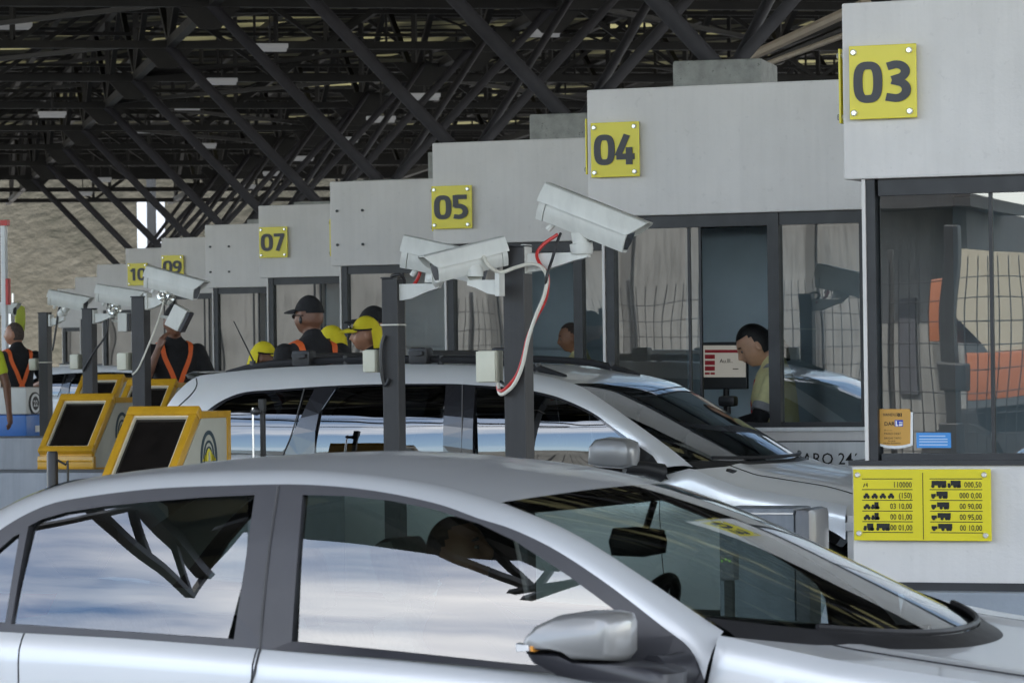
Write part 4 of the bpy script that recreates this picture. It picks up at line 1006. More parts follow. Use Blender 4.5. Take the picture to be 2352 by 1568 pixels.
cable([(374, 668, 0), (376, 690, -.03), (362, 740, -.03), (338, 800, -.05), (318, 845, -.05), (304, 860, -.05)], 21.4, .006, M['white_cable'], 'thin white cable slanting down the post at the orange-strapped worker')
cable([(248, 692, 0), (248, 745, -.02), (240, 775, -.04), (215, 810, -.06), (190, 852, -.06)], 26.25, .008, M['black'], 'thin dark cable slanting across the post left of the white lamp box')
cable([(140, 700, 0), (134, 716, -.02), (130, 745, -.03), (124, 785, -.05), (120, 805, -.05)], 29.9, .010, M['black'], 'thin dark cable hanging beside the leftmost post')
# small flood light boxes
def floodbox(px, Y, ang, w, h, label):
    c = at(*px, Y); r = thing('flood_light', label, 'flood light', c)
    Rm = Matrix.Translation(c) @ Matrix.Rotation(math.radians(10), 4, 'Z') @ Matrix.Rotation(math.radians(ang), 4, 'Y')
    b = MB(); b.rbox((-w / 2, -.05, -h / 2), (w / 2 * .55, .06, h / 2), .006, Rm); b.build('lamp_housing', M['white_plastic'], r)
    b = MB(); b.rbox((w / 2 * .56, -.045, -h / 2 * .95), (w / 2 * .9, .055, h / 2 * .95), .006, Rm); b.build('lens', M['ink'], r)
    b = MB(); b.tube([c + Vector((-w / 2, .05, 0)), c + Vector((-w / 2 - .10, .05, .02))], .012, 6); b.build('lamp_bracket', M['white_plastic'], r)
floodbox((413, 732), 21.4, 28, .13, .15, 'tilted white flood light box beside the worker with orange straps')
floodbox((288, 740), 26.25, 0, .10, .15, 'small upright white lamp box between two dark posts')
# ------------------------------------------------------------------ display consoles
M['ochre'] = mat('ochre_yellow_paint', (0.58, 0.315, 0.02), .35, var=.06, vs=6, coat=.25, streak=.08)
M['logo_cream'] = mat('cream_panel', (0.50, 0.49, 0.41), .5, var=.05, vs=7)
M['screen'] = mat('dead_screen', (0.012, 0.010, 0.009), .12, var=.3, vs=9)
M['teal_ink'] = mat('dark_teal_ink', (0.02, 0.045, 0.06), .5)
M['lip'] = mat('pale_trim', (0.72, 0.66, 0.52), .4)
def console(px, Y, w, h, label, logo=True):
    a = at(*px, Y); x0, z1 = a.x, a.z; dt, lean = .33, .30 * h / .45
    r = thing('display_console', label, 'display', (x0 + w / 2, Y, z1 - h), 'yellow display consoles')
    zl = z1 - h; yb = Y + dt; yf = Y - lean
    prof = [(Y, z1), (yf, zl + .12), (yf, zl), (yb, zl), (yb, z1)]
    b = MB(); b.prism(prof, 'x', x0 + .012, x0 + w - .012); b.build('casing', M['ochre'], r)
    # cheek frames standing proud at both ends and a frame around the screen on the sloping face
    n = Vector((0, -(z1 - zl - .12), -(lean)))
    n = Vector((0, -(z1 - zl - .12), lean)).normalized(); d = Vector((0, yf - Y, zl + .12 - z1)); Ls = d.length; d.normalize()
    O = Vector((x0, Y, z1))
    Fm = Matrix(((1, 0, 0, O.x), (0, d.y, n.y, O.y), (0, d.z, n.z, O.z), (0, 0, 0, 1)))   # x along, y down the slope, z out
    f = MB(); bw = .045
    f.rbox((0, -.012, -.02), (w, bw, .035), .008, Fm); f.rbox((0, Ls - bw, -.02), (w, Ls, .036), .008, Fm)
    f.rbox((.0005, bw + .001, -.02), (bw, Ls - bw - .001, .0345), .008, Fm); f.rbox((w - bw, bw + .001, -.02), (w - .0005, Ls - bw - .001, .0345), .008, Fm)
    f.build('screen_frame', M['ochre'], r, True, 30)
    t = MB(); iw = .010
    for (p, q) in (((bw, bw), (w - bw, bw + iw)), ((bw, Ls - bw - iw), (w - bw, Ls - bw)), ((bw, bw + iw + .001), (bw + iw, Ls - bw - iw - .001)), ((w - bw - iw, bw + iw + .001), (w - bw, Ls - bw - iw - .001))):
        t.box((p[0], p[1], .001), (q[0], q[1], .022), Fm)
    t.build('screen_trim', M['lip'], r)
    s = MB(); s.add([Fm @ Vector(p) for p in ((bw + iw, bw + iw, .004), (w - bw - iw, bw + iw, .004), (w - bw - iw, Ls - bw - iw, .004), (bw + iw, Ls - bw - iw, .004))], [(0, 1, 2, 3)]); s.build('screen', M['screen'], r)
    xs = x0 + w
    sp = MB(); e = .035
    sp.prism([(Y + .01, z1 - e), (yf + .035, zl + .12), (yf + .035, zl + .03), (yb - e, zl + .03), (yb - e, z1 - e)], 'x', xs - .013, xs - .004); so_ = sp.build('side_panel', M['logo_cream'], r)
    rim = MB()
    rim.box((xs - .012, Y - .012, z1 - e), (xs + .004, yb, z1)); rim.box((xs - .012, yb - e, zl), (xs + .0035, yb, z1 - e - .0005)); rim.build('side_rim', M['ochre'], r)
    lipb = MB(); lipb.rbox((x0 - .006, yf - .018, zl - .012), (x0 + w + .006, yf + .03, zl + .11), .012)
    for z in (.03, .075): lipb.tube([(x0, yf - .02, zl + z), (x0 + w, yf - .02, zl + z)], .006, 6)
    lipb.build('lower_lip', M['ochre'], r, True, 30)
    pd = MB(); zi = island_z(round((Y - .6 - Y03) / DY)); pd.rbox((x0 + w * .3, Y - .05, zi), (x0 + w * .7, Y + .16, zl), .01); pd.build('pedestal', M['post'], r)
    if logo:
        cy, cz = Y + .085, z1 - .245; ey, ez = Y1, Z1
        for q, (rad, wt) in enumerate(((.118, .022), (.078, .013), (.052, .009))):
            l = MB(); stroke(l, [(rad * .72 * math.cos(t), rad * 1.15 * math.sin(t)) for t in [PI * (-.06) + PI * 1.12 * i / 26 for i in range(27)]], wt, False, (xs - .0035, cy, cz), ey, ez, .0005, .0015); l.build('logo_arc', M['teal_ink'], so_)
        l = MB(); l.prism([(cy - .075, cz - .012), (cy - .008, cz + .052), (cy + .008, cz + .052), (cy + .088, cz - .012)], 'x', xs - .003, xs - .0015); l.build('logo_hill', M['yellow'], so_)
        l = MB(); l.prism([(cy - .010, cz - .0125), (cy - .002, cz + .036), (cy + .004, cz + .036), (cy + .016, cz - .0125)], 'x', xs - .0012, xs - .0002); l.build('logo_road', M['logo_cream'], so_)
    return r
console((300, 946), 16.85, .41, .50, 'nearest yellow display console with arched road logo on its side')
console((143, 914), 21.75, .41, .49, 'yellow display console with black screen, second from the front')
console((296, 880), 23.6, .40, .49, 'yellow display console half hidden behind the two nearest ones', False)
console((191, 868), 27.3, .40, .49, 'farthest yellow display console, only its top corner showing', False)
# ------------------------------------------------------------------ crash blocks, cool box, bollard, stands
def block(u0, u1, vt, Y0, Y1, label, m_):
    a, b = at(u0, vt, Y0), at(u1, vt, Y0); z0 = ground_z(Y0) + .19
    r = thing('crash_block', label, 'concrete block', ((a.x + b.x) / 2, Y0, z0), 'concrete crash blocks on the islands')
    p = MB(); p.rbox((a.x, Y0, z0), (b.x, Y1, a.z), .02); p.build('block_body', m_, r, True, 30)
    p = MB(); p.box((a.x + .02, Y0 - .006, a.z - .24), (b.x - .02, Y0 - .001, a.z - .225)); p.build('groove', M['frame'], r)
    return r
M['grey_paint'] = mat('blue_grey_paint', (0.22, 0.24, 0.27), .5, var=.1, vs=4, bump=.05, bs=30, streak=.12)
block(-240, 242, 1006, 22.05, 22.62, 'blue-grey concrete crash block behind the second yellow console', M['grey_paint'])
block(-240, 700, 1084, 17.0, 17.5, 'blue-grey concrete crash block under the nearest yellow console', M['grey_paint'])
# cool box
cy_ = 30.15; a, b = at(-60, 890, cy_), at(64, 1012, cy_); 
cr_ = thing('cool_box', 'blue plastic cool box with a white lid and round badge', 'cool box', ((a.x + b.x) / 2, cy_, b.z))
zm = at(50, 952, cy_).z
M['blue'] = mat('blue_plastic', (0.03, 0.15, 0.48), .4, var=.08, vs=8)
M['cooler_white'] = mat('white_foam_lid', (0.68, 0.68, 0.66), .5, var=.04, vs=9)
p = MB(); p.rbox((a.x + .02, cy_, b.z), (b.x - .012, cy_ + .40, zm), .025); p.build('box_body', M['blue'], cr_, True, 40)
p = MB(); p.rbox((a.x, cy_ - .015, zm), (b.x, cy_ + .415, a.z), .03); lo_ = p.build('lid', M['cooler_white'], cr_, True, 40)
bc = Vector((b.x + .001, cy_ + .13, at(80, 926, cy_).z)); 
p = MB(); p.tube([bc, bc + X1 * .012], .105, 24); bd = p.build('badge', M['black'], lo_, True, 40)
p = MB(); stroke(p, [(.078 * math.cos(t), .078 * math.sin(t)) for t in [2 * PI * i / 30 for i in range(30)]], .026, True, bc + X1 * .012, Y1, Z1, .0005, .002); text_mesh(p, '22', bc + X1 * .012 + Vector((0, -.04, -.028)), Y1, Z1, .08, .002, .02); p.build('badge_ring', M['wall_white'], lo_)
p = MB(); p.box((b.x - .0115, cy_ + .16, b.z + .08), (b.x - .009, cy_ + .26, b.z + .14)); p.build('label_plate', M['cooler_white'], cr_)
bl_ = MB(); bl_.rbox((a.x - 1.2, cy_ - .1, island_z(3)), (b.x + .1, cy_ + .55, b.z), .02); o = bl_.build('crash_block', M['grey_paint']); tag(o, 'low concrete block that the blue cool box stands on', 'concrete block', 'concrete crash blocks on the islands')
# bollard with bent wire
Yb = 16.5; t_ = at(120, 1036, Yb); zb_ = at(120, 1150, Yb).z
r = thing('bollard', 'short black cylindrical bollard with a bent wire on the crash block', 'bollard', (t_.x, Yb, island_z(0)))
p = MB(); p.tube([(t_.x, Yb, island_z(0)), (t_.x, Yb, t_.z - .012), (t_.x, Yb, t_.z)], [.029, .029, .024], 18); p.build('bollard_body', M['black'], r, True, 40)
p = MB(); p.tube(spline([at(132, 1056, Yb), at(146, 1060, Yb), at(154, 1074, Yb), at(156, 1092, Yb), Vector((at(156, 1092, Yb).x, Yb, island_z(0)))], 20), .006, 6); p.build('wire', M['steel'], r, True)
# slim sensor stand in front of the rear door of the sport utility car
Yb = 17.62; a = at(603, 916, Yb)
r = thing('sensor_stand', 'slim black pole with clamp and thin rod before the rear side window', 'sensor stand', (a.x, Yb, island_z(0)))
p = MB(); p.rbox((a.x - .012, Yb - .012, island_z(0)), (a.x + .012, Yb + .012, at(603, 945, Yb).z), .003); p.rbox((a.x - .018, Yb - .018, at(603, 945, Yb).z), (a.x + .014, Yb + .018, a.z), .004); p.build('pole', M['steel'], r)
q = at(581, 936, Yb); p = MB(); p.tube([Vector((q.x, Yb, island_z(0))), q], .0055, 6); p.build('rod', M['chrome'], r)
p = MB(); p.rbox((q.x - .005, Yb - .02, q.z - .035), (a.x, Yb + .02, q.z - .012), .004); p.ball((q.x + .03, Yb - .02, q.z - .02), .022, 8); p.build('clamp', M['black'], r, True, 30)
# grey cabinet in front of the sport utility car's wheel
Yb = 17.1; a, b = at(1690, 1150, Yb), at(1862, 1300, Yb)
r = thing('control_cabinet', 'grey rounded control cabinet before the silver sport utility car wing', 'cabinet', ((a.x + b.x) / 2, Yb, island_z(0)))
M['cab'] = mat('cabinet_grey', (0.13, 0.13, 0.14), .4, var=.12, vs=5, coat=.2)
p = MB(); p.rbox((b.x - .085, Yb, island_z(0)), (b.x, Yb + .34, at(1850, 1168, Yb).z), .035); p.build('end_shell', M['cab'], r, True, 40)
p = MB(); p.rbox((a.x - .1, Yb + .02, island_z(0)), (b.x - .087, Yb + .32, at(1780, 1166, Yb).z), .02); p.build('cabinet_body', M['grey_paint'], r, True, 40)
p = MB(); p.box((a.x - .08, Yb + .01, at(1780, 1181, Yb).z), (b.x - .09, Yb + .0195, at(1780, 1177, Yb).z)); p.build('trim_strip', M['chrome'], r)
# ticket reader seen through the windscreen
Yb = 16.3 - .65; a = at(1668, 1272, Yb); gz = ground_z(Yb) + .2
r = thing('ticket_reader', 'small dark ticket reader with green lights behind the saloon windscreen', 'ticket reader', (a.x, Yb, gz))
p = MB(); p.rbox((a.x - .033, Yb, a.z - .12), (a.x + .033, Yb + .09, a.z), .01); p.build('reader_box', M['cab'], r)
p = MB(); p.rbox((a.x - .02, Yb + .02, gz), (a.x + .02, Yb + .06, a.z - .12), .004); p.build('pole', M['steel'], r)
M['green'] = mat('green_led', (.20, .40, .10), .4, emit=.12)
for q in range(3):
    p = MB(); p.ball((a.x - .02 + .018 * q, Yb - .002, a.z - .03 + .006 * (q % 2)), .006, 8); p.build('indicator', M['green'], r)
# ------------------------------------------------------------------ boards and stickers on booth 03 and 04
Yp = Y03 - .025; a, b = at(1960, 1077, Yp), at(2278, 1242, Yp); w, h = b.x - a.x, a.z - b.z
r = thing('price_board', 'yellow toll price board with vehicle symbols under the 03 window', 'sign', (a.x + w / 2, Yp, b.z))
p = MB(); p.rbox((a.x, Yp - .005, b.z), (b.x, Yp + .005, a.z), .002); p.build('board_plate', M['yellow'], r)
for fx, fz in ((.035, .92), (.955, .92), (.04, .10), (.96, .08)):
    p = MB(); c = (a.x + w * fx, Yp, b.z + h * fz); p.tube([(c[0], Y03 + .01, c[2]), (c[0], Yp - .012, c[2]), (c[0], Yp - .018, c[2])], [.013, .013, .008], 12); p.build('bolt', M['chrome'], r, True)
yy = Yp - .0062
def ln(mb, x0, z0, x1, z1, t, dd=0): mb.box((a.x + w * x0, yy - .0006 - dd, b.z + h * z0 - t / 2), (a.x + w * x1, yy, b.z + h * z1 + t / 2))
p = MB(); ln(p, .5075, .02, .5125, .95, 0); p.build('divider', M['black_ink'], r)
RZ = [.865, .715, .565, .415, .265, .115]
p = MB()
for q, z in enumerate(RZ):
    ln(p, .065, z, .435, z, .0035); ln(p, .56, z, .94, z, .0035)
p.build('ruled_lines', M['black_ink'], r)
def tx(s, x, z, al='LEFT', sz=.036, bd=.008):
    T = MB(); text_mesh(T, s, (a.x + w * x, yy, b.z + h * z), X1, Z1, sz, .001, bd, al, .82); T.build('price_figures', M['black_ink'], r)
for q, (s1, s2) in enumerate((('110000', '000,50'), ('(150)', '000 0,00'), ('03 10,00', '00 90,00'), ('00 01,00', '00 95,00'), ('00 01,00', '00 10,00'))):
    z = RZ[q + 1] + .03; tx(s1, .43, z, 'RIGHT'); tx(s2, .935, z, 'RIGHT')
G = MB()
def truck(x, z, L, cabw, open_=False):
    bx = lambda x0, z0, x1, z1: G.box((a.x + w * (x + x0 * L), yy - .0007, b.z + h * (z + z0 * .09)), (a.x + w * (x + x1 * L), yy, b.z + h * (z + z1 * .09)))
    bx(0, .15, cabw, .62); bx(cabw + .04, .25, 1, 1.0)
    for cx in (.12, .55, .78, .9): G.tube([(a.x + w * (x + cx * L), yy - .0009, b.z + h * (z + .012)), (a.x + w * (x + cx * L), yy - .0001, b.z + h * (z + .012))], .008, 10)
def carsym(x, z, L):
    P_ = [(0, .1), (0, .45), (.2, .5), (.32, .9), (.7, .9), (.85, .5), (1, .42), (1, .1)]
    G.prism([(a.x + w * (x + px_ * L), b.z + h * (z + pz_ * .07)) for px_, pz_ in P_], 'y', yy - .0007, yy)
    for cx in (.22, .78): G.tube([(a.x + w * (x + cx * L), yy - .0009, b.z + h * (z + .008)), (a.x + w * (x + cx * L), yy - .0001, b.z + h * (z + .008))], .007, 10)
for q, z in enumerate(RZ[1:]):
    z += .035; G = MB()
    if q == 0: truck(.57, z, .11, .0); G.build('vehicle_symbol', M['black_ink'], r); G = MB(); truck(.69, z, .095, .2)
    else: truck(.57, z, .11 + .01 * q, .28)
    G.build('vehicle_symbol', M['black_ink'], r); G = MB()
    if q == 0: stroke(G, [((.075) * w, (z + .0) * h), (.088 * w, (z + .05) * h), (.095 * w, (z + .02) * h), (.102 * w, (z + .06) * h), (.104 * w, z * h)], .004, False, (a.x, yy, b.z), X1, Z1, .0, .0007)
    if q == 1: [carsym(.075 + .06 * i, z, .045) for i in range(4)]
    if q in (2, 3): carsym(.075, z, .05); G.build('vehicle_symbol', M['black_ink'], r); G = MB(); truck(.135, z, .05, .35)
    if q == 4: truck(.075, z, .07, .3); G.build('vehicle_symbol', M['black_ink'], r); G = MB(); truck(.165, z, .10, .0)
    G.build('vehicle_symbol', M['black_ink'], r)
# stickers inside the corner of the 03 window
Yw = Y03 + .068
M['orange_paper'] = mat('orange_paper', (0.58, 0.31, 0.06), .55, var=.04, vs=12)
M['sky_paper'] = mat('blue_paper', (0.06, 0.28, 0.68), .5, var=.04, vs=12)
M['royal'] = mat('royal_blue_ink', (0.02, 0.05, 0.40), .5)
M['pale_ink'] = mat('pale_blue_ink', (0.45, 0.60, 0.80), .5)
def sheet(mb, pts, y0, y1): mb.prism([(at(u, v, Yw).x, at(u, v, Yw).z) for u, v in pts], 'y', y0, y1)
c = at(2056, 985, Yw)
r = thing('notice_sticker', 'orange notice with a white border in the corner of the 03 window', 'notice', c)
p = MB(); sheet(p, [(2015, 946), (2097, 946), (2097, 1022), (2078, 1028), (2056, 1030), (2034, 1028), (2015, 1021)], Yw - .003, Yw); p.build('backing', M['wall_white'], r)
p = MB(); sheet(p, [(2021, 939), (2090, 939), (2092, 945), (2091, 1018), (2074, 1022), (2056, 1023), (2038, 1022), (2021, 1018)], Yw - .005, Yw - .0032); p.build('notice_face', M['orange_paper'], r)
T = MB(); nt_ = lambda s, u, v, sz, bd=.0, al='LEFT', sx=1: text_mesh(T, s, at(u, v, Yw - .0052), X1, Z1, sz, .0006, bd, al, sx)
nt_('VANDUZO', 2028, 955, .018, .02, sx=1.0); nt_('01', 2062, 956, .022, .04); nt_('DAR', 2031, 977, .024, .02); nt_('23 ---- ----', 2031, 989, .009, .02); nt_('PASSO DEBT', 2031, 998, .014, 0); nt_('BRIGAS TAPO', 2031, 1008, .013, .0); nt_('Da dade', 2040, 1014, .010, 0); nt_('FOR SUA SEGURANCA', 2029, 1019, .008, .02)
T.build('notice_text', M['black_ink'], r)
p = MB(); sheet(p, [(2056, 964), (2075, 964), (2075, 979), (2056, 979)], Yw - .0062, Yw - .0052); lg = p.build('emblem', M['royal'], r)
p = MB(); sheet(p, [(2058, 966), (2061, 966), (2061, 975), (2064, 975), (2064, 978), (2058, 978)], Yw - .0068, Yw - .0063); sheet(p, [(2066, 968), (2074, 969), (2074, 971), (2066, 971)], Yw - .0068, Yw - .0063); sheet(p, [(2066, 973), (2074, 973), (2073, 977), (2066, 978)], Yw - .0068, Yw - .0063); p.build('emblem_mark', M['wall_white'], lg)
c = at(2145, 1010, Yw); r = thing('notice_sticker', 'small blue rectangular notice beside the orange one in the 03 window', 'notice', c)
p = MB(); sheet(p, [(2105, 993), (2184, 993), (2185, 1028), (2106, 1028)], Yw - .004, Yw); p.build('notice_face', M['sky_paper'], r)
p = MB()
for v, u1 in ((1001, 2172), (1008, 2177), (1014, 2177), (1021, 2177)): sheet(p, [(2112, v - 1.3), (u1, v - 1.3), (u1, v + 1.3), (2112, v + 1.3)], Yw - .0048, Yw - .0042)
p.build('notice_text', M['pale_ink'], r)
# white board low on booth 04
Yp = Y03 + DY - .02; a, b = at(1770, 1012, Yp), at(2010, 1090, Yp)
r = thing('name_board', 'white board with black lettering low on booth 04 behind the bonnet', 'sign', ((a.x + b.x) / 2, Yp, b.z))
p = MB(); p.rbox((a.x, Yp - .006, b.z), (b.x, Yp + .006, a.z), .003); p.build('board_plate', M['wall_white'], r)
p = MB(); p.box((a.x + .002, Yp - .008, a.z - .008), (b.x - .002, Yp - .0065, a.z - .001)); p.build('board_rule', M['black_ink'], r)
p = MB(); text_mesh(p, 'RARO 24´', at(1822, 1066, Yp - .0065), X1, Z1, .098, .001, .004, 'LEFT', .95); p.build('board_text', M['black_ink'], r)
# monitor, keyboard arm and desk things in booth 04
Yi = Y03 + DY + 1.0; a, b = at(1612, 786, Yi), at(1716, 893, Yi)
r = thing('computer_monitor', 'computer monitor with red buttons on its screen inside booth 04', 'monitor', ((a.x + b.x) / 2, Yi, b.z))
p = MB(); p.rbox((a.x, Yi, b.z), (b.x, Yi + .04, a.z), .006); p.tube([((a.x + b.x) / 2, Yi + .03, b.z), ((a.x + b.x) / 2, Yi + .03, BOOTHS[1].location.z + 1.05)], .02, 8); p.build('monitor_case', M['black'], r)
M['lit'] = mat('lit_screen', (.36, .34, .30), .5, emit=.10); M['lit_red'] = mat('lit_red', (.22, .012, .02), .5, emit=.05)
sc = lambda mb, u0, v0, u1, v1, y: mb.add([at(u0, v0, y), at(u1, v0, y), at(u1, v1, y), at(u0, v1, y)], [(0, 1, 2, 3)])
p = MB(); sc(p, 1615, 793, 1713, 866, Yi - .002); so_ = p.build('screen', M['lit'], r)
p = MB(); sc(p, 1619, 803, 1704, 810, Yi - .0035)
for v in (814, 828, 841): sc(p, 1619, v, 1642, v + 10, Yi - .0035)
sc(p, 1619, 855, 1630, 860, Yi - .0035); sc(p, 1632, 855, 1642, 860, Yi - .0035); p.build('screen_buttons', M['lit_red'], so_)
p = MB(); text_mesh(p, 'Au.lll..', at(1653, 833, Yi - .004), X1, Z1, .035, 0, .01); sc(p, 1683, 846, 1696, 848, Yi - .0035); p.build('screen_marks', M['black_ink'], so_)
# ------------------------------------------------------------------ far left things
Yl = 34.0; a = at(10, 512, Yl); zb_ = island_z(4)
r = thing('barrier_arm', 'raised white barrier arm with red bands at the left edge', 'barrier arm', (a.x, Yl, zb_))
p = MB(); p.rbox((a.x - .035, Yl - .03, zb_), (a.x + .02, Yl + .03, a.z - .03), .006); p.build('arm', M['wall_white'], r)
p = MB(); p.rbox((a.x - .037, Yl - .032, a.z - .03), (a.x + .05, Yl + .032, a.z + .03), .004); p.build('red_band', M['red'], r)
p = MB(); p.rbox((a.x + .021, Yl - .03, at(10, 700, Yl).z), (a.x + .05, Yl + .03, at(10, 640, Yl).z), .004); p.build('red_band', M['red'], r)
M['lime'] = mat('lime_fabric', (.50, .56, .08), .8, var=.1, vs=10)
Yl = 40; a, b = at(30, 692, Yl), at(53, 760, Yl); fl_ = MB(); rows = []
for i in range(12):
    t = i / 11; rows.append([Vector((a.x + (b.x - a.x) * s_, Yl + .05 * math.sin(s_ * 7 + t * 2), a.z + (b.z - a.z) * t - .12 * (1 - t) * abs(s_ - .4))) for s_ in [j / 8 for j in range(9)]])
fl_.grid(rows); fl_.grid([[p + Vector((0, .012, 0)) for p in r_] for r_ in rows]); r = thing('banner', 'pale lime fabric banner hanging behind the man with orange straps', 'banner', ((a.x + b.x) / 2, Yl, b.z))
fl_.build('cloth', M['lime'], r, True); p = MB(); p.tube([(a.x, Yl, ground_z(Yl) + .1), (a.x, Yl, a.z + .1)], .015, 8); p.build('pole', M['chrome'], r)
Yl = 98; a, b = at(314, 462, Yl), at(370, 640, Yl); p = MB(); p.rbox((a.x, Yl, ground_z(60)), (b.x, Yl + .3, a.z), .02)  # added white panel stands in for a bright gap of sky
M['bright'] = mat('sky_gap_white', (.82, .83, .84), .8, var=.03)
r = thing('sky_gap_panel', 'tall white panel added for the bright gap of sky between the far canopy tubes', 'wall', ((a.x + b.x) / 2, Yl, ground_z(60))); p.build('panel', M['bright'], r)
p = MB(); c_ = at(348, 500, Yl - 1); p.rbox((c_.x - .11, Yl - 1.1, ground_z(60)), (c_.x + .11, Yl - .9, a.z + .6), .01); p.build('pillar', M['steel'], r)
# ------------------------------------------------------------------ what stands behind the viewer and shows in the booth windows
M['beige'] = mat('grey_beige_render', (.19, .188, .172), .85, var=.2, vs=.8, streak=.3)
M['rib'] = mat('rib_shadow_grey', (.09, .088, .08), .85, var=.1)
M['orange'] = mat('orange_paint', (.30, .095, .035), .5, var=.08, vs=2)
M['cream_box'] = mat('cream_truck_box', (.34, .31, .23), .6, var=.05, vs=2)
r = thing('warehouse', 'long beige warehouse mirrored in the booth windows', 'building', (-45, -16, 0))
p = MB(); p.box((-110, -26, 0), (-16, -15, 4.9)); p.box((-15.999, -26, 0), (-12.55, -15, 3.7)); p.build('wall', M['beige'], r)
p = MB(); p.box((-13.4, -15.0, 1.3), (-13.15, -14.95, 2.55)); p.box((-12.85, -15.0, 1.6), (-12.75, -14.95, 2.4)); p.build('window', M['ink'], r)
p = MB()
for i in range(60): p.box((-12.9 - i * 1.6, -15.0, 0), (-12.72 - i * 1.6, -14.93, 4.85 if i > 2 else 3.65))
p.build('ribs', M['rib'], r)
p = MB(); p.prism([(-14.2, 3.98), (-12.2, 3.80), (-12.2, 3.66), (-14.2, 3.74)], 'y', -17, -13.9); p.build('awning', M['steel'], r)
r = thing('mesh_fence', 'welded wire mesh fence mirrored in the booth windows', 'fence', (-20, -4, 0))
p = MB(); z = .05
for i in range(230): x = -4.0 - i * .112; p.tube([(x, -4, 0), (x, -4, 2.75)], .006, 4, False)
for i in range(12): p.tube([(-4, -4.004,   .1 + i * .22), (-29.8, -4.004,   .1 + i * .22)], .006, 4, False)
p.build('wire_mesh', M['black'], r)
for i in range(9): p = MB(); p.rbox((-4.0 - i * 3.2, -4.06, 0), (-3.94 - i * 3.2, -4.01, 2.85), .005); p.build('fence_post', M['steel'], r)
r = thing('truck', 'orange truck with a cream box mirrored in the 03 window', 'truck', (-9, -9, 0))
p = MB(); p.rbox((-11.32, -11, 1.9), (-11.06, -9, 2.66), .02); p.rbox((-10.949, -11, 1.3), (-6.5, -9, 1.80), .02); p.build('cab', M['orange'], r, True, 40)
p = MB(); p.prism([(-11.05, 2.2), (-11.05, 3.0), (-10.6, 2.95), (-6.5, 2.7), (-6.5, 1.81), (-10.7, 1.81)], 'y', -11, -9.05); p.build('box', M['cream_box'], r)
p = MB(); p.rbox((-11.2, -10.8, .55), (-6.5, -9.3, 1.19), .03); p.build('chassis', M['dark'], r)
for x in (-11.0, -9.4, -7.2): p = MB(); p.tube([(x, -9.25, .5), (x, -8.98, .5)], .5, 20); p.build('wheel', M['tyre'], r, True, 40)

r = thing('gantry_post', 'dark gantry post with equipment boxes mirrored in the 03 window', 'post', (-9.6, -3.4, 0))
p = MB(); p.rbox((-9.66, -3.5, 0), (-9.53, -3.37, 3.05), .01); p.build('post_tube', M['black'], r)
p = MB(); p.rbox((-9.70, -3.55, 1.45), (-9.44, -3.35, 1.70), .02); p.rbox((-9.72, -3.5, .5), (-9.5, -3.3, 1.1), .02); p.build('equipment_box', M['black'], r)

Yi = Y03 + DY + .45; a = at(1672, 922, Yi); zc = BOOTHS[1].location.z + .945
r = thing('card_reader', 'rounded black card reader on the 04 counter before the attendant', 'card reader', (a.x, Yi, zc))
p = MB(); p.rbox((a.x - .055, Yi - .04, a.z - .03), (a.x + .055, Yi + .05, a.z + .035), .022); p.tube([(a.x, Yi, zc), (a.x, Yi, a.z - .02)], .018, 8); p.build('reader_body', M['black'], r, True, 40)
# ------------------------------------------------------------------ people
SKIN = {'dark': mat('deep_brown_skin', (.17, .078, .046), .5, var=.12, vs=14), 'mid': mat('brown_skin', (.36, .18, .11), .5, var=.10, vs=14), 'tan': mat('tan_skin', (.66, .38, .25), .5, var=.08, vs=14)}
M['hair'] = mat('black_hair', (.010, .009, .009), .5, var=.25, vs=40, bump=.3, bs=160)
M['stubble'] = mat('cropped_grey_hair', (.07, .05, .042), .9, var=.3, vs=60)
M['black_cloth'] = mat('black_cloth', (.012, .012, .014), .9, var=.2, vs=20, bump=.25, bs=35)
M['navy_cloth'] = mat('dark_trousers', (.016, .018, .026), .9, var=.2, vs=20, bump=.25, bs=35)
M['straw'] = mat('pale_yellow_cloth', (.78, .73, .38), .85, var=.08, vs=15, bump=.3, bs=25)
M['hivis'] = mat('hivis_yellow', (.52, .60, .03), .8, var=.08, vs=15, bump=.3, bs=25)
M['cap_yellow'] = mat('yellow_cap_cloth', (.72, .60, .02), .8, var=.06, vs=18, bump=.15, bs=60)
M['strap_orange'] = mat('orange_webbing', (.75, .13, .025), .7, var=.06, vs=15)
M['grey_band'] = mat('reflective_grey_band', (.30, .30, .31), .5, var=.06, vs=20)
M['brown_cloth'] = mat('brown_cloth', (.12, .055, .025), .9, var=.1, vs=15)
M['eye_white'] = mat('eye_white', (.35, .33, .31), .3)
M['lips'] = mat('lips', (.24, .07, .055), .5)
def remesh(mb, vox, mtx, name, m_, parent):
    me = bpy.data.meshes.new('t'); me.from_pydata([tuple(p) for p in mb.v], [], mb.f)
    bm = bmesh.new(); bm.from_mesh(me); bmesh.ops.recalc_face_normals(bm, faces=bm.faces[:]); bm.to_mesh(me); bm.free()
    o = bpy.data.objects.new('t', me); COL.objects.link(o)
    k = o.modifiers.new('r', 'REMESH'); k.mode = 'VOXEL'; k.voxel_size = vox
    k = o.modifiers.new('s', 'SMOOTH'); k.iterations = 3; k.factor = .5
    dg = bpy.context.evaluated_depsgraph_get(); dg.update(); ev = o.evaluated_get(dg); m2 = bpy.data.meshes.new_from_object(ev)
    r = MB(); r.v = [mtx @ v.co for v in m2.vertices]; r.f = [list(p.vertices) for p in m2.polygons]
    bpy.data.objects.remove(o); bpy.data.meshes.remove(me); bpy.data.meshes.remove(m2)
    return r.build(name, m_, parent, True, 180)
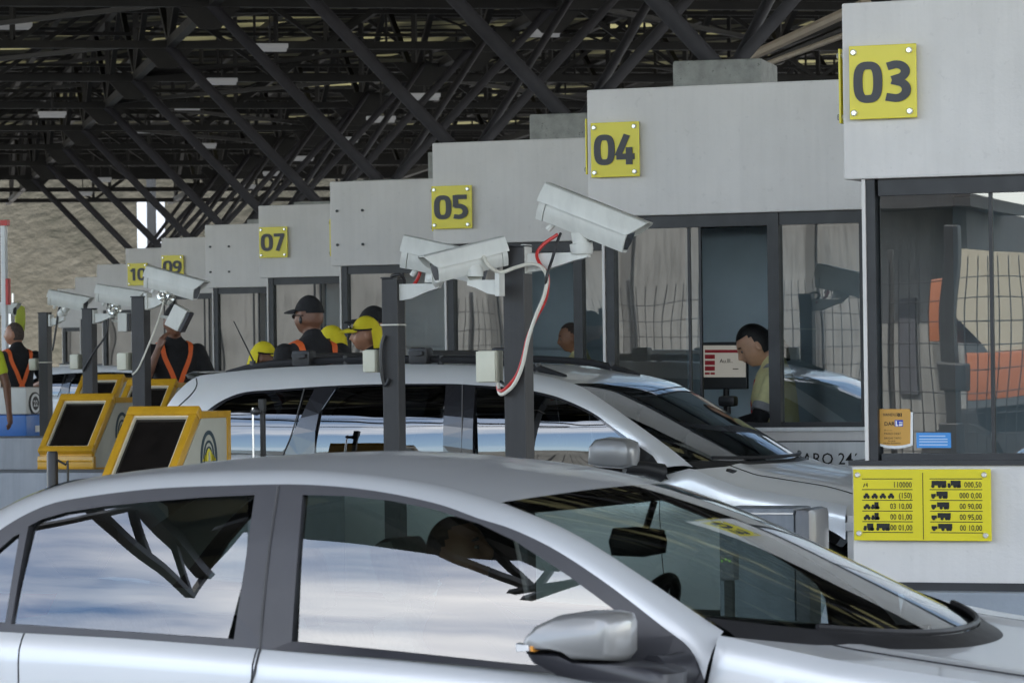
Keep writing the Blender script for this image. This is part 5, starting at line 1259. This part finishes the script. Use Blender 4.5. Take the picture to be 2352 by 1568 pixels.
def limb(mb, pts, rs, n=14):
    P = []; R = []
    for i in range(len(pts) - 1):
        for k in range(4): P.append(Vector(pts[i]).lerp(Vector(pts[i + 1]), k / 4)); R.append(rs[i] + (rs[i + 1] - rs[i]) * k / 4)
    P.append(Vector(pts[-1])); R.append(rs[-1]); mb.tube(P, R, n)
    for p, r in zip(pts, rs): mb.ball(p, r * 1.0, 12)
def torso(mb, g=0.0, z0=.90, fem=False):
    rows = []
    sh = .165 if fem else .185
    prof = [(z0, .150, .112, 0), (.98, .152, .112, 0), (1.08, .138 if fem else .150, .104, .005), (1.2, .155, .112, .01), (1.32, .168, .116, .01), (1.40, sh, .102, 0), (1.445, sh * .85, .082, -.005), (1.475, .085, .062, -.012), (1.50, .06, .055, -.012)]
    for z, b, a, cx in prof:
        if z < z0: continue
        rows.append([Vector((cx + (a + g) * math.cos(t), (b + g) * math.copysign(abs(math.sin(t)) ** .85, math.sin(t)), z + (g if z > 1.42 else 0))) for t in [2 * PI * i / 28 for i in range(28)]])
    o = len(mb.v); mb.grid(rows, True); n = 28; mb.f.append([o + i for i in range(n)][::-1]); mb.f.append([o + (len(rows) - 1) * n + i for i in range(n)])
def head(mb, T, fem=False):
    bm = bmesh.new(); bmesh.ops.create_uvsphere(bm, u_segments=40, v_segments=30, radius=1)
    g = lambda d, c, s: math.exp(-((d - Vector(c)).length / s) ** 2)
    for p in bm.verts:
        d = p.co.normalized(); q = Vector((d.x * .098, d.y * .076, d.z * .118))
        if d.x > 0 and d.z < -.1: q.x += .012 * d.x * min(1, -d.z * 1.5)          # jaw forward
        if d.z < -.35: q.y *= 1 - .30 * min(1, (-d.z - .35) * 1.7); 
        if d.x < -.2 and d.z < -.35: q.z *= .82; 
        q.x += .026 * g(d, (.97, 0, -.20), .13) + .012 * g(d, (.99, 0, -.02), .12)    # nose
        q.x += .008 * (g(d, (.93, .0, .22), .32)) - .012 * (g(d, (.92, .33, .03), .17) + g(d, (.92, -.33, .03), .17))
        q.x += .009 * g(d, (.88, 0, -.45), .12) - .006 * g(d, (.80, 0, -.62), .1) + .012 * g(d, (.66, 0, -.78), .2)
        q += Vector((d.x, d.y, 0)) * .006 * (g(d, (.75, .6, -.22), .25) + g(d, (.75, -.6, -.22), .25))
        p.co = q
    mb.from_bm(bm, T)
    for sy in (-1, 1):
        e = T @ Matrix.Translation((-.008, sy * .078, -.012)) @ Matrix.Rotation(sy * .35, 4, 'Z'); mb.ball((0, 0, 0), (.020, .008, .032), 10, e)
def hand(mb, w, d, up, side, sc=1.0):            # wrist, forward axis, back-of-hand axis
    d = Vector(d).normalized(); up = (Vector(up) - d * Vector(up).dot(d)).normalized(); s = d.cross(up) * side; w = Vector(w)
    limb(mb, [w, w + d * .045 * sc, w + d * .085 * sc], [.026 * sc, .030 * sc, .028 * sc], 10)
    for k, (o, L) in enumerate(((-.026, .068), (-.009, .078), (.009, .072), (.025, .056))):
        b = w + d * .085 * sc + s * o * sc; k1 = b + d * L * .45 * sc - up * .004; k2 = k1 + d * L * .33 * sc - up * .014; k3 = k2 + d * L * .2 * sc - up * .016
        limb(mb, [b, k1, k2, k3], [.010 * sc, .0095 * sc, .0085 * sc, .007 * sc], 8)
    b = w + d * .03 * sc - s * .026 * sc; limb(mb, [b, b + d * .03 - s * .022, b + d * .062 - s * .028], [.013, .011, .009], 8)
def person(label, base, yaw, H=1.75, skin='mid', seated=False, fem=False, head_yaw=0, head_pitch=0, arms=None, shirt='black_cloth', sleeve=.6, collar=True, trousers='navy_cloth', hat=None, hair=None, straps=None, lean=0, extra=None, face=True, group=None, vox=.0085):
    r = thing('person', label, 'person', base, group)
    k = H / 1.75
    G = Matrix.Translation(Vector(base)) @ Matrix.Rotation(math.radians(yaw), 4, 'Z') @ Matrix.Scale(k, 4)
    LN = Matrix.Translation((0, 0, .95)) @ Matrix.Rotation(math.radians(lean), 4, 'Y') @ Matrix.Translation((0, 0, -.95))
    dz = -.43 if seated else 0
    G = G @ Matrix.Translation((0, 0, dz)); GL = G @ LN
    HT = Matrix.Translation((.0, 0, 1.50)) @ Matrix.Rotation(math.radians(head_yaw), 4, 'Z') @ Matrix.Rotation(math.radians(head_pitch), 4, 'Y') @ Matrix.Translation((.022, 0, .135))
    sw = .165 if fem else .19
    A = {'L': [(0, sw, 1.405), (-.02, sw + .065, 1.13), (.06, sw + .07, .88)], 'R': [(0, -sw, 1.405), (-.02, -sw - .065, 1.13), (.06, -sw - .07, .88)]}
    if arms: A.update(arms)
    b = MB(); torso(b, 0, .88, fem)
    limb(b, [(-.012, 0, 1.44), (.0, 0, 1.50), (.012, 0, 1.57)], [.062, .056, .056] if not fem else [.052, .046, .046])
    head(b, HT, fem)
    for sd, a in A.items():
        s_ = 1 if sd == 'L' else -1
        limb(b, a, [.052, .040, .027] if not fem else [.044, .035, .024]); d = Vector(a[2]) - Vector(a[1]); hand(b, a[2], d, Vector((.3, s_, .3)), s_)
    b.v = [LN @ p for p in b.v]
    if seated:
        legs = [[(0, s_ * .10, .93), (.42, s_ * .13, .95), (.44, s_ * .13, .50)] for s_ in (-1, 1)]
    else: legs = [[(0, s_ * .095, .90), (.01, s_ * .105, .50), (-.01, s_ * .11, .09)] for s_ in (-1, 1)]
    for L in legs:
        limb(b, L, [.085, .055, .038]); limb(b, [Vector(L[2]) + Vector((-.02, 0, -.05)), Vector(L[2]) + Vector((.13, 0, -.065))], [.034, .026])
    remesh(b, vox, G, 'body', SKIN[skin], r)
    t = MB(); torso(t, .013, .86, fem)
    for sd, a in A.items():
        a0, a1, a2 = [Vector(p) for p in a]
        if sleeve <= 1: limb(t, [a0, a0.lerp(a1, sleeve)], [.068 if not fem else .058, .060 if not fem else .052])
        else: limb(t, [a0, a1, a1.lerp(a2, sleeve - 1)], [.068, .055, .042])
    if collar: limb(t, [(-.015, 0, 1.45), (-.012, 0, 1.505)], [.078, .068])
    t.v = [LN @ p for p in t.v]; remesh(t, .010, G, 'shirt', M[shirt], r)
    t = MB()
    for L in legs: limb(t, L, [.102, .072, .056])
    t.ball((0, 0, .93), (.128, .165, .10), 16); remesh(t, .014, G, 'trousers', M[trousers], r)
    for L in legs:
        s_ = MB(); q = Vector(L[2]); s_.prism([(q.x - .06, q.z - .09), (q.x + .19, q.z - .09), (q.x + .19, q.z - .06), (q.x + .08, q.z - .01), (q.x - .05, q.z + .01)], 'y', q.y - .045, q.y + .045); s_.xf(G); s_.build('shoe', M['black'], r)
    HG = GL @ HT
    if face:
        for sy in (-1, 1):
            e = MB(); e.ball((.079, sy * .030, .006), (.009, .014, .0075), 10, HG); eo = e.build('eye', M['eye_white'], r, True)
            e = MB(); e.ball((.0855, sy * .030, .005), (.005, .0065, .007), 8, HG); e.build('iris', M['black'], eo, True)
            e = MB(); e.tube([HG @ Vector((.088, sy * .014, .026)), HG @ Vector((.090, sy * .030, .031)), HG @ Vector((.080, sy * .048, .027))], [.004, .005, .003], 6); e.build('eyebrow', M['hair'], r, True)
        e = MB(); e.ball((.092, 0, -.054), (.007, .022, .007), 10, HG); e.build('lips', M['lips'], r, True)
    def shell(test, sc, m_, nm, n=36):
        bm = bmesh.new(); bmesh.ops.create_uvsphere(bm, u_segments=n, v_segments=n, radius=1)
        bmesh.ops.delete(bm, geom=[v for v in bm.verts if not test(v.co)], context='VERTS')
        for p in bm.verts: p.co = Vector((p.co.x * .098 * sc[0], p.co.y * .076 * sc[1], p.co.z * .118 * sc[2]))
        h = MB().from_bm(bm, HG); return h
    if hair:
        h = shell(lambda c: (c.z > (.70 if hair == 'crop' else .52)) or (c.z > -.55 and c.x < (-.14 + .72 * max(0, c.z) if hair == 'crop' else -.05 + .62 * max(0, c.z))), (1.05, 1.07, 1.05) if hair != 'crop' else (1.006, 1.012, 1.012), None, 'hair')
        if hair == 'bun':
            h.ball((-.115, 0, -.01), (.045, .04, .05), 14, HG); h.tube([HG @ Vector((-.12, 0, -.03)), HG @ Vector((-.125, 0, -.10)), HG @ Vector((-.11, 0, -.17))], [.035, .03, .012], 10)
        h.build('hair', M['stubble'] if hair == 'crop' else M['hair'], r, True, 180)
    if hat:
        hm = M['cap_yellow'] if hat != 'black' else M['black_cloth']
        h = shell(lambda c: c.z > .20 + .10 * c.x, (1.08, 1.10, 1.10 if hat != 'black' else 1.17), hm, 'cap')
        rows = []
        for i in range(7):
            t_ = i / 6; rows.append([HG @ Vector((.070 * math.cos(a) * 1.0 + .02 + t_ * (.105 * max(0, math.cos(a)) ** .7), .082 * math.sin(a) * (1 - .08 * t_), .042 - .020 * t_ * t_ + .012 * (1 - abs(math.sin(a))))) for a in [-1.35 + 2.7 * j / 16 for j in range(17)]])
        h.grid(rows); h.grid([[p - Vector((0, 0, .004)) for p in q] for q in rows])
        ho = h.build('cap', hm, r, True, 60)
        if hat == 'flap':
            f = MB(); rows = []
            for i in range(8):
                t_ = i / 7; rows.append([HG @ Vector(((-.104 - .022 * t_) * math.cos(a) - .0, (.088 + .012 * t_) * math.sin(a), .045 - .145 * t_)) for a in [-1.25 + 2.5 * j / 14 for j in range(15)]])
            f.grid(rows); f.grid([[p + Vector((0, 0, .003)) for p in q] for q in rows]); f.build('neck_flap', hm, ho, True)
            sg = MB(); sg.tube([HG @ Vector((.118 * math.cos(a), .094 * math.sin(a), .052 - .02 * abs(math.sin(a)))) for a in [-1.9 + 3.8 * j / 20 for j in range(21)]], .006, 6); sg.ball((.112, -.03, .06), (.012, .03, .016), 10, HG); sg.ball((.112, .03, .06), (.012, .03, .016), 10, HG); sg.build('sunglasses', M['gloss_black'], ho, True)
    if hat == 'black' and extra == 'glasses':
        sg = MB()
        for sy in (-1, 1): sg.tube([HG @ Vector((.095, sy * .055, .010)), HG @ Vector((.04, sy * .083, .012)), HG @ Vector((-.02, sy * .085, .008))], .0035, 6); sg.ball((.096, sy * .032, .004), (.006, .024, .016), 12, HG)
        sg.build('glasses', M['gloss_black'], r, True); sg = MB(); sg.ball((.0, .088, -.02), (.012, .010, .024), 10, HG); sg.build('earpiece', M['black'], r, True)
    if straps:
        def surf(y, z, sx):                        # outside of the shirt at a height
            a = interp([(.9, .125), (1.2, .128), (1.32, .133), (1.40, .120), (1.445, .10), (1.48, .08)], z) + .004; bb = interp([(.9, .163), (1.2, .170), (1.32, .183), (1.40, .20), (1.445, .172), (1.48, .10)], z) + .004
            return Vector((sx * a * math.sqrt(max(0, 1 - min(1, abs(y / bb)) ** 2)), y, z))
        for sy in (-1, 1):
            for sx in ((-1, 1) if straps == 'both' else (1,)):
                pts = [Vector((0, sy * .115, 1.478)), surf(sy * .112, 1.44, sx) + Vector((sx * .004, 0, .012)), surf(sy * .095, 1.36, sx), surf(sy * .05, 1.25, sx), surf(sy * .012, 1.15, sx), surf(-sy * .05, 1.05, sx), surf(-sy * .10, .97, sx)]
                pts = spline(pts, 26); S_ = MB(); rows = []
                for i, p in enumerate(pts):
                    d = (pts[min(25, i + 1)] - pts[max(0, i - 1)]).normalized(); nn = Vector((p.x * 1.5, p.y, 0)) + Vector((0, 0, .3 if p.z > 1.42 else 0)); nn.normalize(); w_ = d.cross(nn).normalized() * .019
                    rows.append([p - w_ + nn * .002, p - w_ + nn * .010, p + w_ + nn * .010, p + w_ + nn * .002])
                S_.grid(rows, True); S_.xf(GL); S_.build('harness_strap', M['strap_orange'], r)
        S_ = MB(); rows = [[Vector((.134 * math.cos(a), .176 * math.sin(a), z)) for a in [2 * PI * i / 30 for i in range(30)]] for z in (.985, 1.025)]; S_.grid(rows, True); S_.xf(GL); S_.build('harness_belt', M['strap_orange'], r)
    return r, GL, A
def put(u, v, Y, H, zg=None):                      # spot under a head-top pixel
    t = at(u, v, Y); z = t.z - H if zg is None else zg
    return (t.x, Y, z)
IZ = lambda k: island_z(k)
def stand(u, v, Y, k=None, tall=1.0):
    t = at(u, v, Y); z = IZ(k) if k is not None else ground_z(Y); return (t.x, Y, z), (t.z - z) * tall
p_, h_ = stand(716, 678, 21.5, 1); person('guard in black cap and glasses, back turned, orange harness straps on black shirt', p_, 138, h_ / 1.012, 'dark', hat='black', extra='glasses', straps='both', head_yaw=28, sleeve=.75)
p_, h_ = stand(852, 722, 22.3, 1); person('woman in yellow cap with neck flap, standing right of the guard', p_, 205, h_ / 1.012, 'mid', fem=True, hat='flap', shirt='black_cloth', head_pitch=4)
p_, h_ = stand(866, 702, 23.6, None); person('person in black cap directly behind the yellow-capped woman', p_, 200, h_ / 1.012, 'mid', hat='black')
p_, h_ = stand(768, 744, 23.3, None); person('person in yellow cap between the guard and the yellow-capped woman', p_, 160, h_ / 1.012, 'dark', hat='flap', shirt='black_cloth', straps='both', head_yaw=15)
p_, h_ = stand(592, 780, 25.6, None); person('person in yellow cap facing right, seen low over the rear of the silver car roof', p_, 22, h_ / 1.012, 'dark', hat='flap', head_pitch=8)
p_, h_ = stand(38, 737, 31.3, 3); person('cropped-haired man in black T-shirt with crossed orange straps at left edge', p_, 140, h_ / 1.01, 'mid', hair='crop', straps='both', head_yaw=48, sleeve=.65, arms={'R': [(0, -.19, 1.405), (.05, -.30, 1.15), (.26, -.24, 1.10)], 'L': [(0, .19, 1.405), (.05, .30, 1.15), (.28, .22, 1.12)]})
p_, h_ = stand(398, 700, 26.0, 2); person('worker with orange straps lifting both forearms, behind a dark post', p_, -50, h_ / 1.012, 'dark', hat='black', straps='both', sleeve=.9, arms={'R': [(0, -.19, 1.405), (.16, -.27, 1.16), (.20, -.17, 1.42)], 'L': [(0, .19, 1.405), (.10, .28, 1.15), (.26, .16, 1.08)]})
t = at(-56, 752, 29.2); person('person in hi-vis vest at the left edge, one hand before the cool box', (t.x, 29.2, IZ(3)), -60, 1.72, 'dark', hat='flap', shirt='hivis', sleeve=.5, arms={'L': [(0, .19, 1.405), (.06, .28, 1.13), (.16, .30, .88)]}, face=True)
# attendants
bz = BOOTHS[1].location.z
hp = at(1766, 716, 21.45); H_ = 1.96
pa, GLa, Aa = person('woman attendant in pale yellow top and black sleeves at the open 04 window', (hp.x + .05, 21.55, hp.z - H_ * (1 - .43 / 1.75) - .035), 196, H_, 'tan', seated=True, fem=True, hair='bun', shirt='straw', sleeve=.72, head_pitch=25, head_yaw=4, lean=6,
    arms={'L': [(0, .175, 1.395), (.10, .245, 1.20), (.36, .15, 1.17)], 'R': [(0, -.175, 1.395), (.12, -.22, 1.13), (.34, -.10, 1.06)]}, vox=.0065)
k_ = H_ / 1.75
for sd in ('L', 'R'):
    a0, a1, a2 = [Vector(p) for p in Aa[sd]]
    s_ = MB(); limb(s_, [a0.lerp(a1, .80), a1, a1.lerp(a2, .75)], [.050, .050, .036]); s_.xf(GLa); s_.build('undersleeve', M['black_cloth'], pa, True)
    s_ = MB(); s_.tube([GLa @ a0.lerp(a1, .60), GLa @ a0.lerp(a1, .78)], .064 * k_, 18); s_.build('arm_band', M['grey_band'], pa, True, 40)
ly = MB(); ly.tube([GLa @ Vector(p) for p in ((.0, .075, 1.47), (.10, .06, 1.42), (.135, .03, 1.30), (.145, .0, 1.18))], .007, 6); ly.tube([GLa @ Vector(p) for p in ((.0, -.075, 1.47), (.10, -.06, 1.42), (.135, -.03, 1.30), (.145, .0, 1.18))], .007, 6); ly.build('lanyard', M['red'], pa, True)
co_ = MB(); co_.tube([GLa @ Vector(p) for p in ((-.06, .05, 1.50), (.02, .085, 1.485), (.085, .05, 1.44))], [.018, .02, .012], 8); co_.tube([GLa @ Vector(p) for p in ((-.06, -.05, 1.50), (.02, -.085, 1.485), (.085, -.05, 1.44))], [.018, .02, .012], 8); co_.build('collar', M['grey_band'], pa, True)
r = thing('stool', 'dark office stool the 04 attendant sits on', 'stool', (hp.x + .06, 21.72, bz))
zs_ = hp.z - H_ * (1 - .43 / 1.75) - .035 + .42 * k_
s_ = MB(); s_.rbox((hp.x - .15, 21.52, zs_ - .06), (hp.x + .27, 21.92, zs_ - .005), .03); s_.tube([(hp.x + .06, 21.72, bz), (hp.x + .06, 21.72, zs_ - .06)], .03, 10); s_.build('seat', M['black'], r, True, 40)
hp = at(1322, 733, 26.45); person('attendant in pale yellow top behind the 05 window, head bowed', (hp.x + .03, 26.42, hp.z - 1.72 * (1 - .43 / 1.75) - .02), 200, 1.72, 'mid', seated=True, hair='crop', shirt='straw', sleeve=.8, head_pitch=12)
# driver of the saloon
person('driver in brown shirt at the wheel of the near silver saloon', (-4.02, sed.Yc + .36, gzs + .02), 0, 1.66, 'mid', seated=True, hair='crop', shirt='brown_cloth', sleeve=.9, lean=-14,
    arms={'L': [(0, .19, 1.405), (.20, .25, 1.20), (.44, .17, 1.30)], 'R': [(0, -.19, 1.405), (.20, -.25, 1.20), (.44, -.17, 1.30)]})
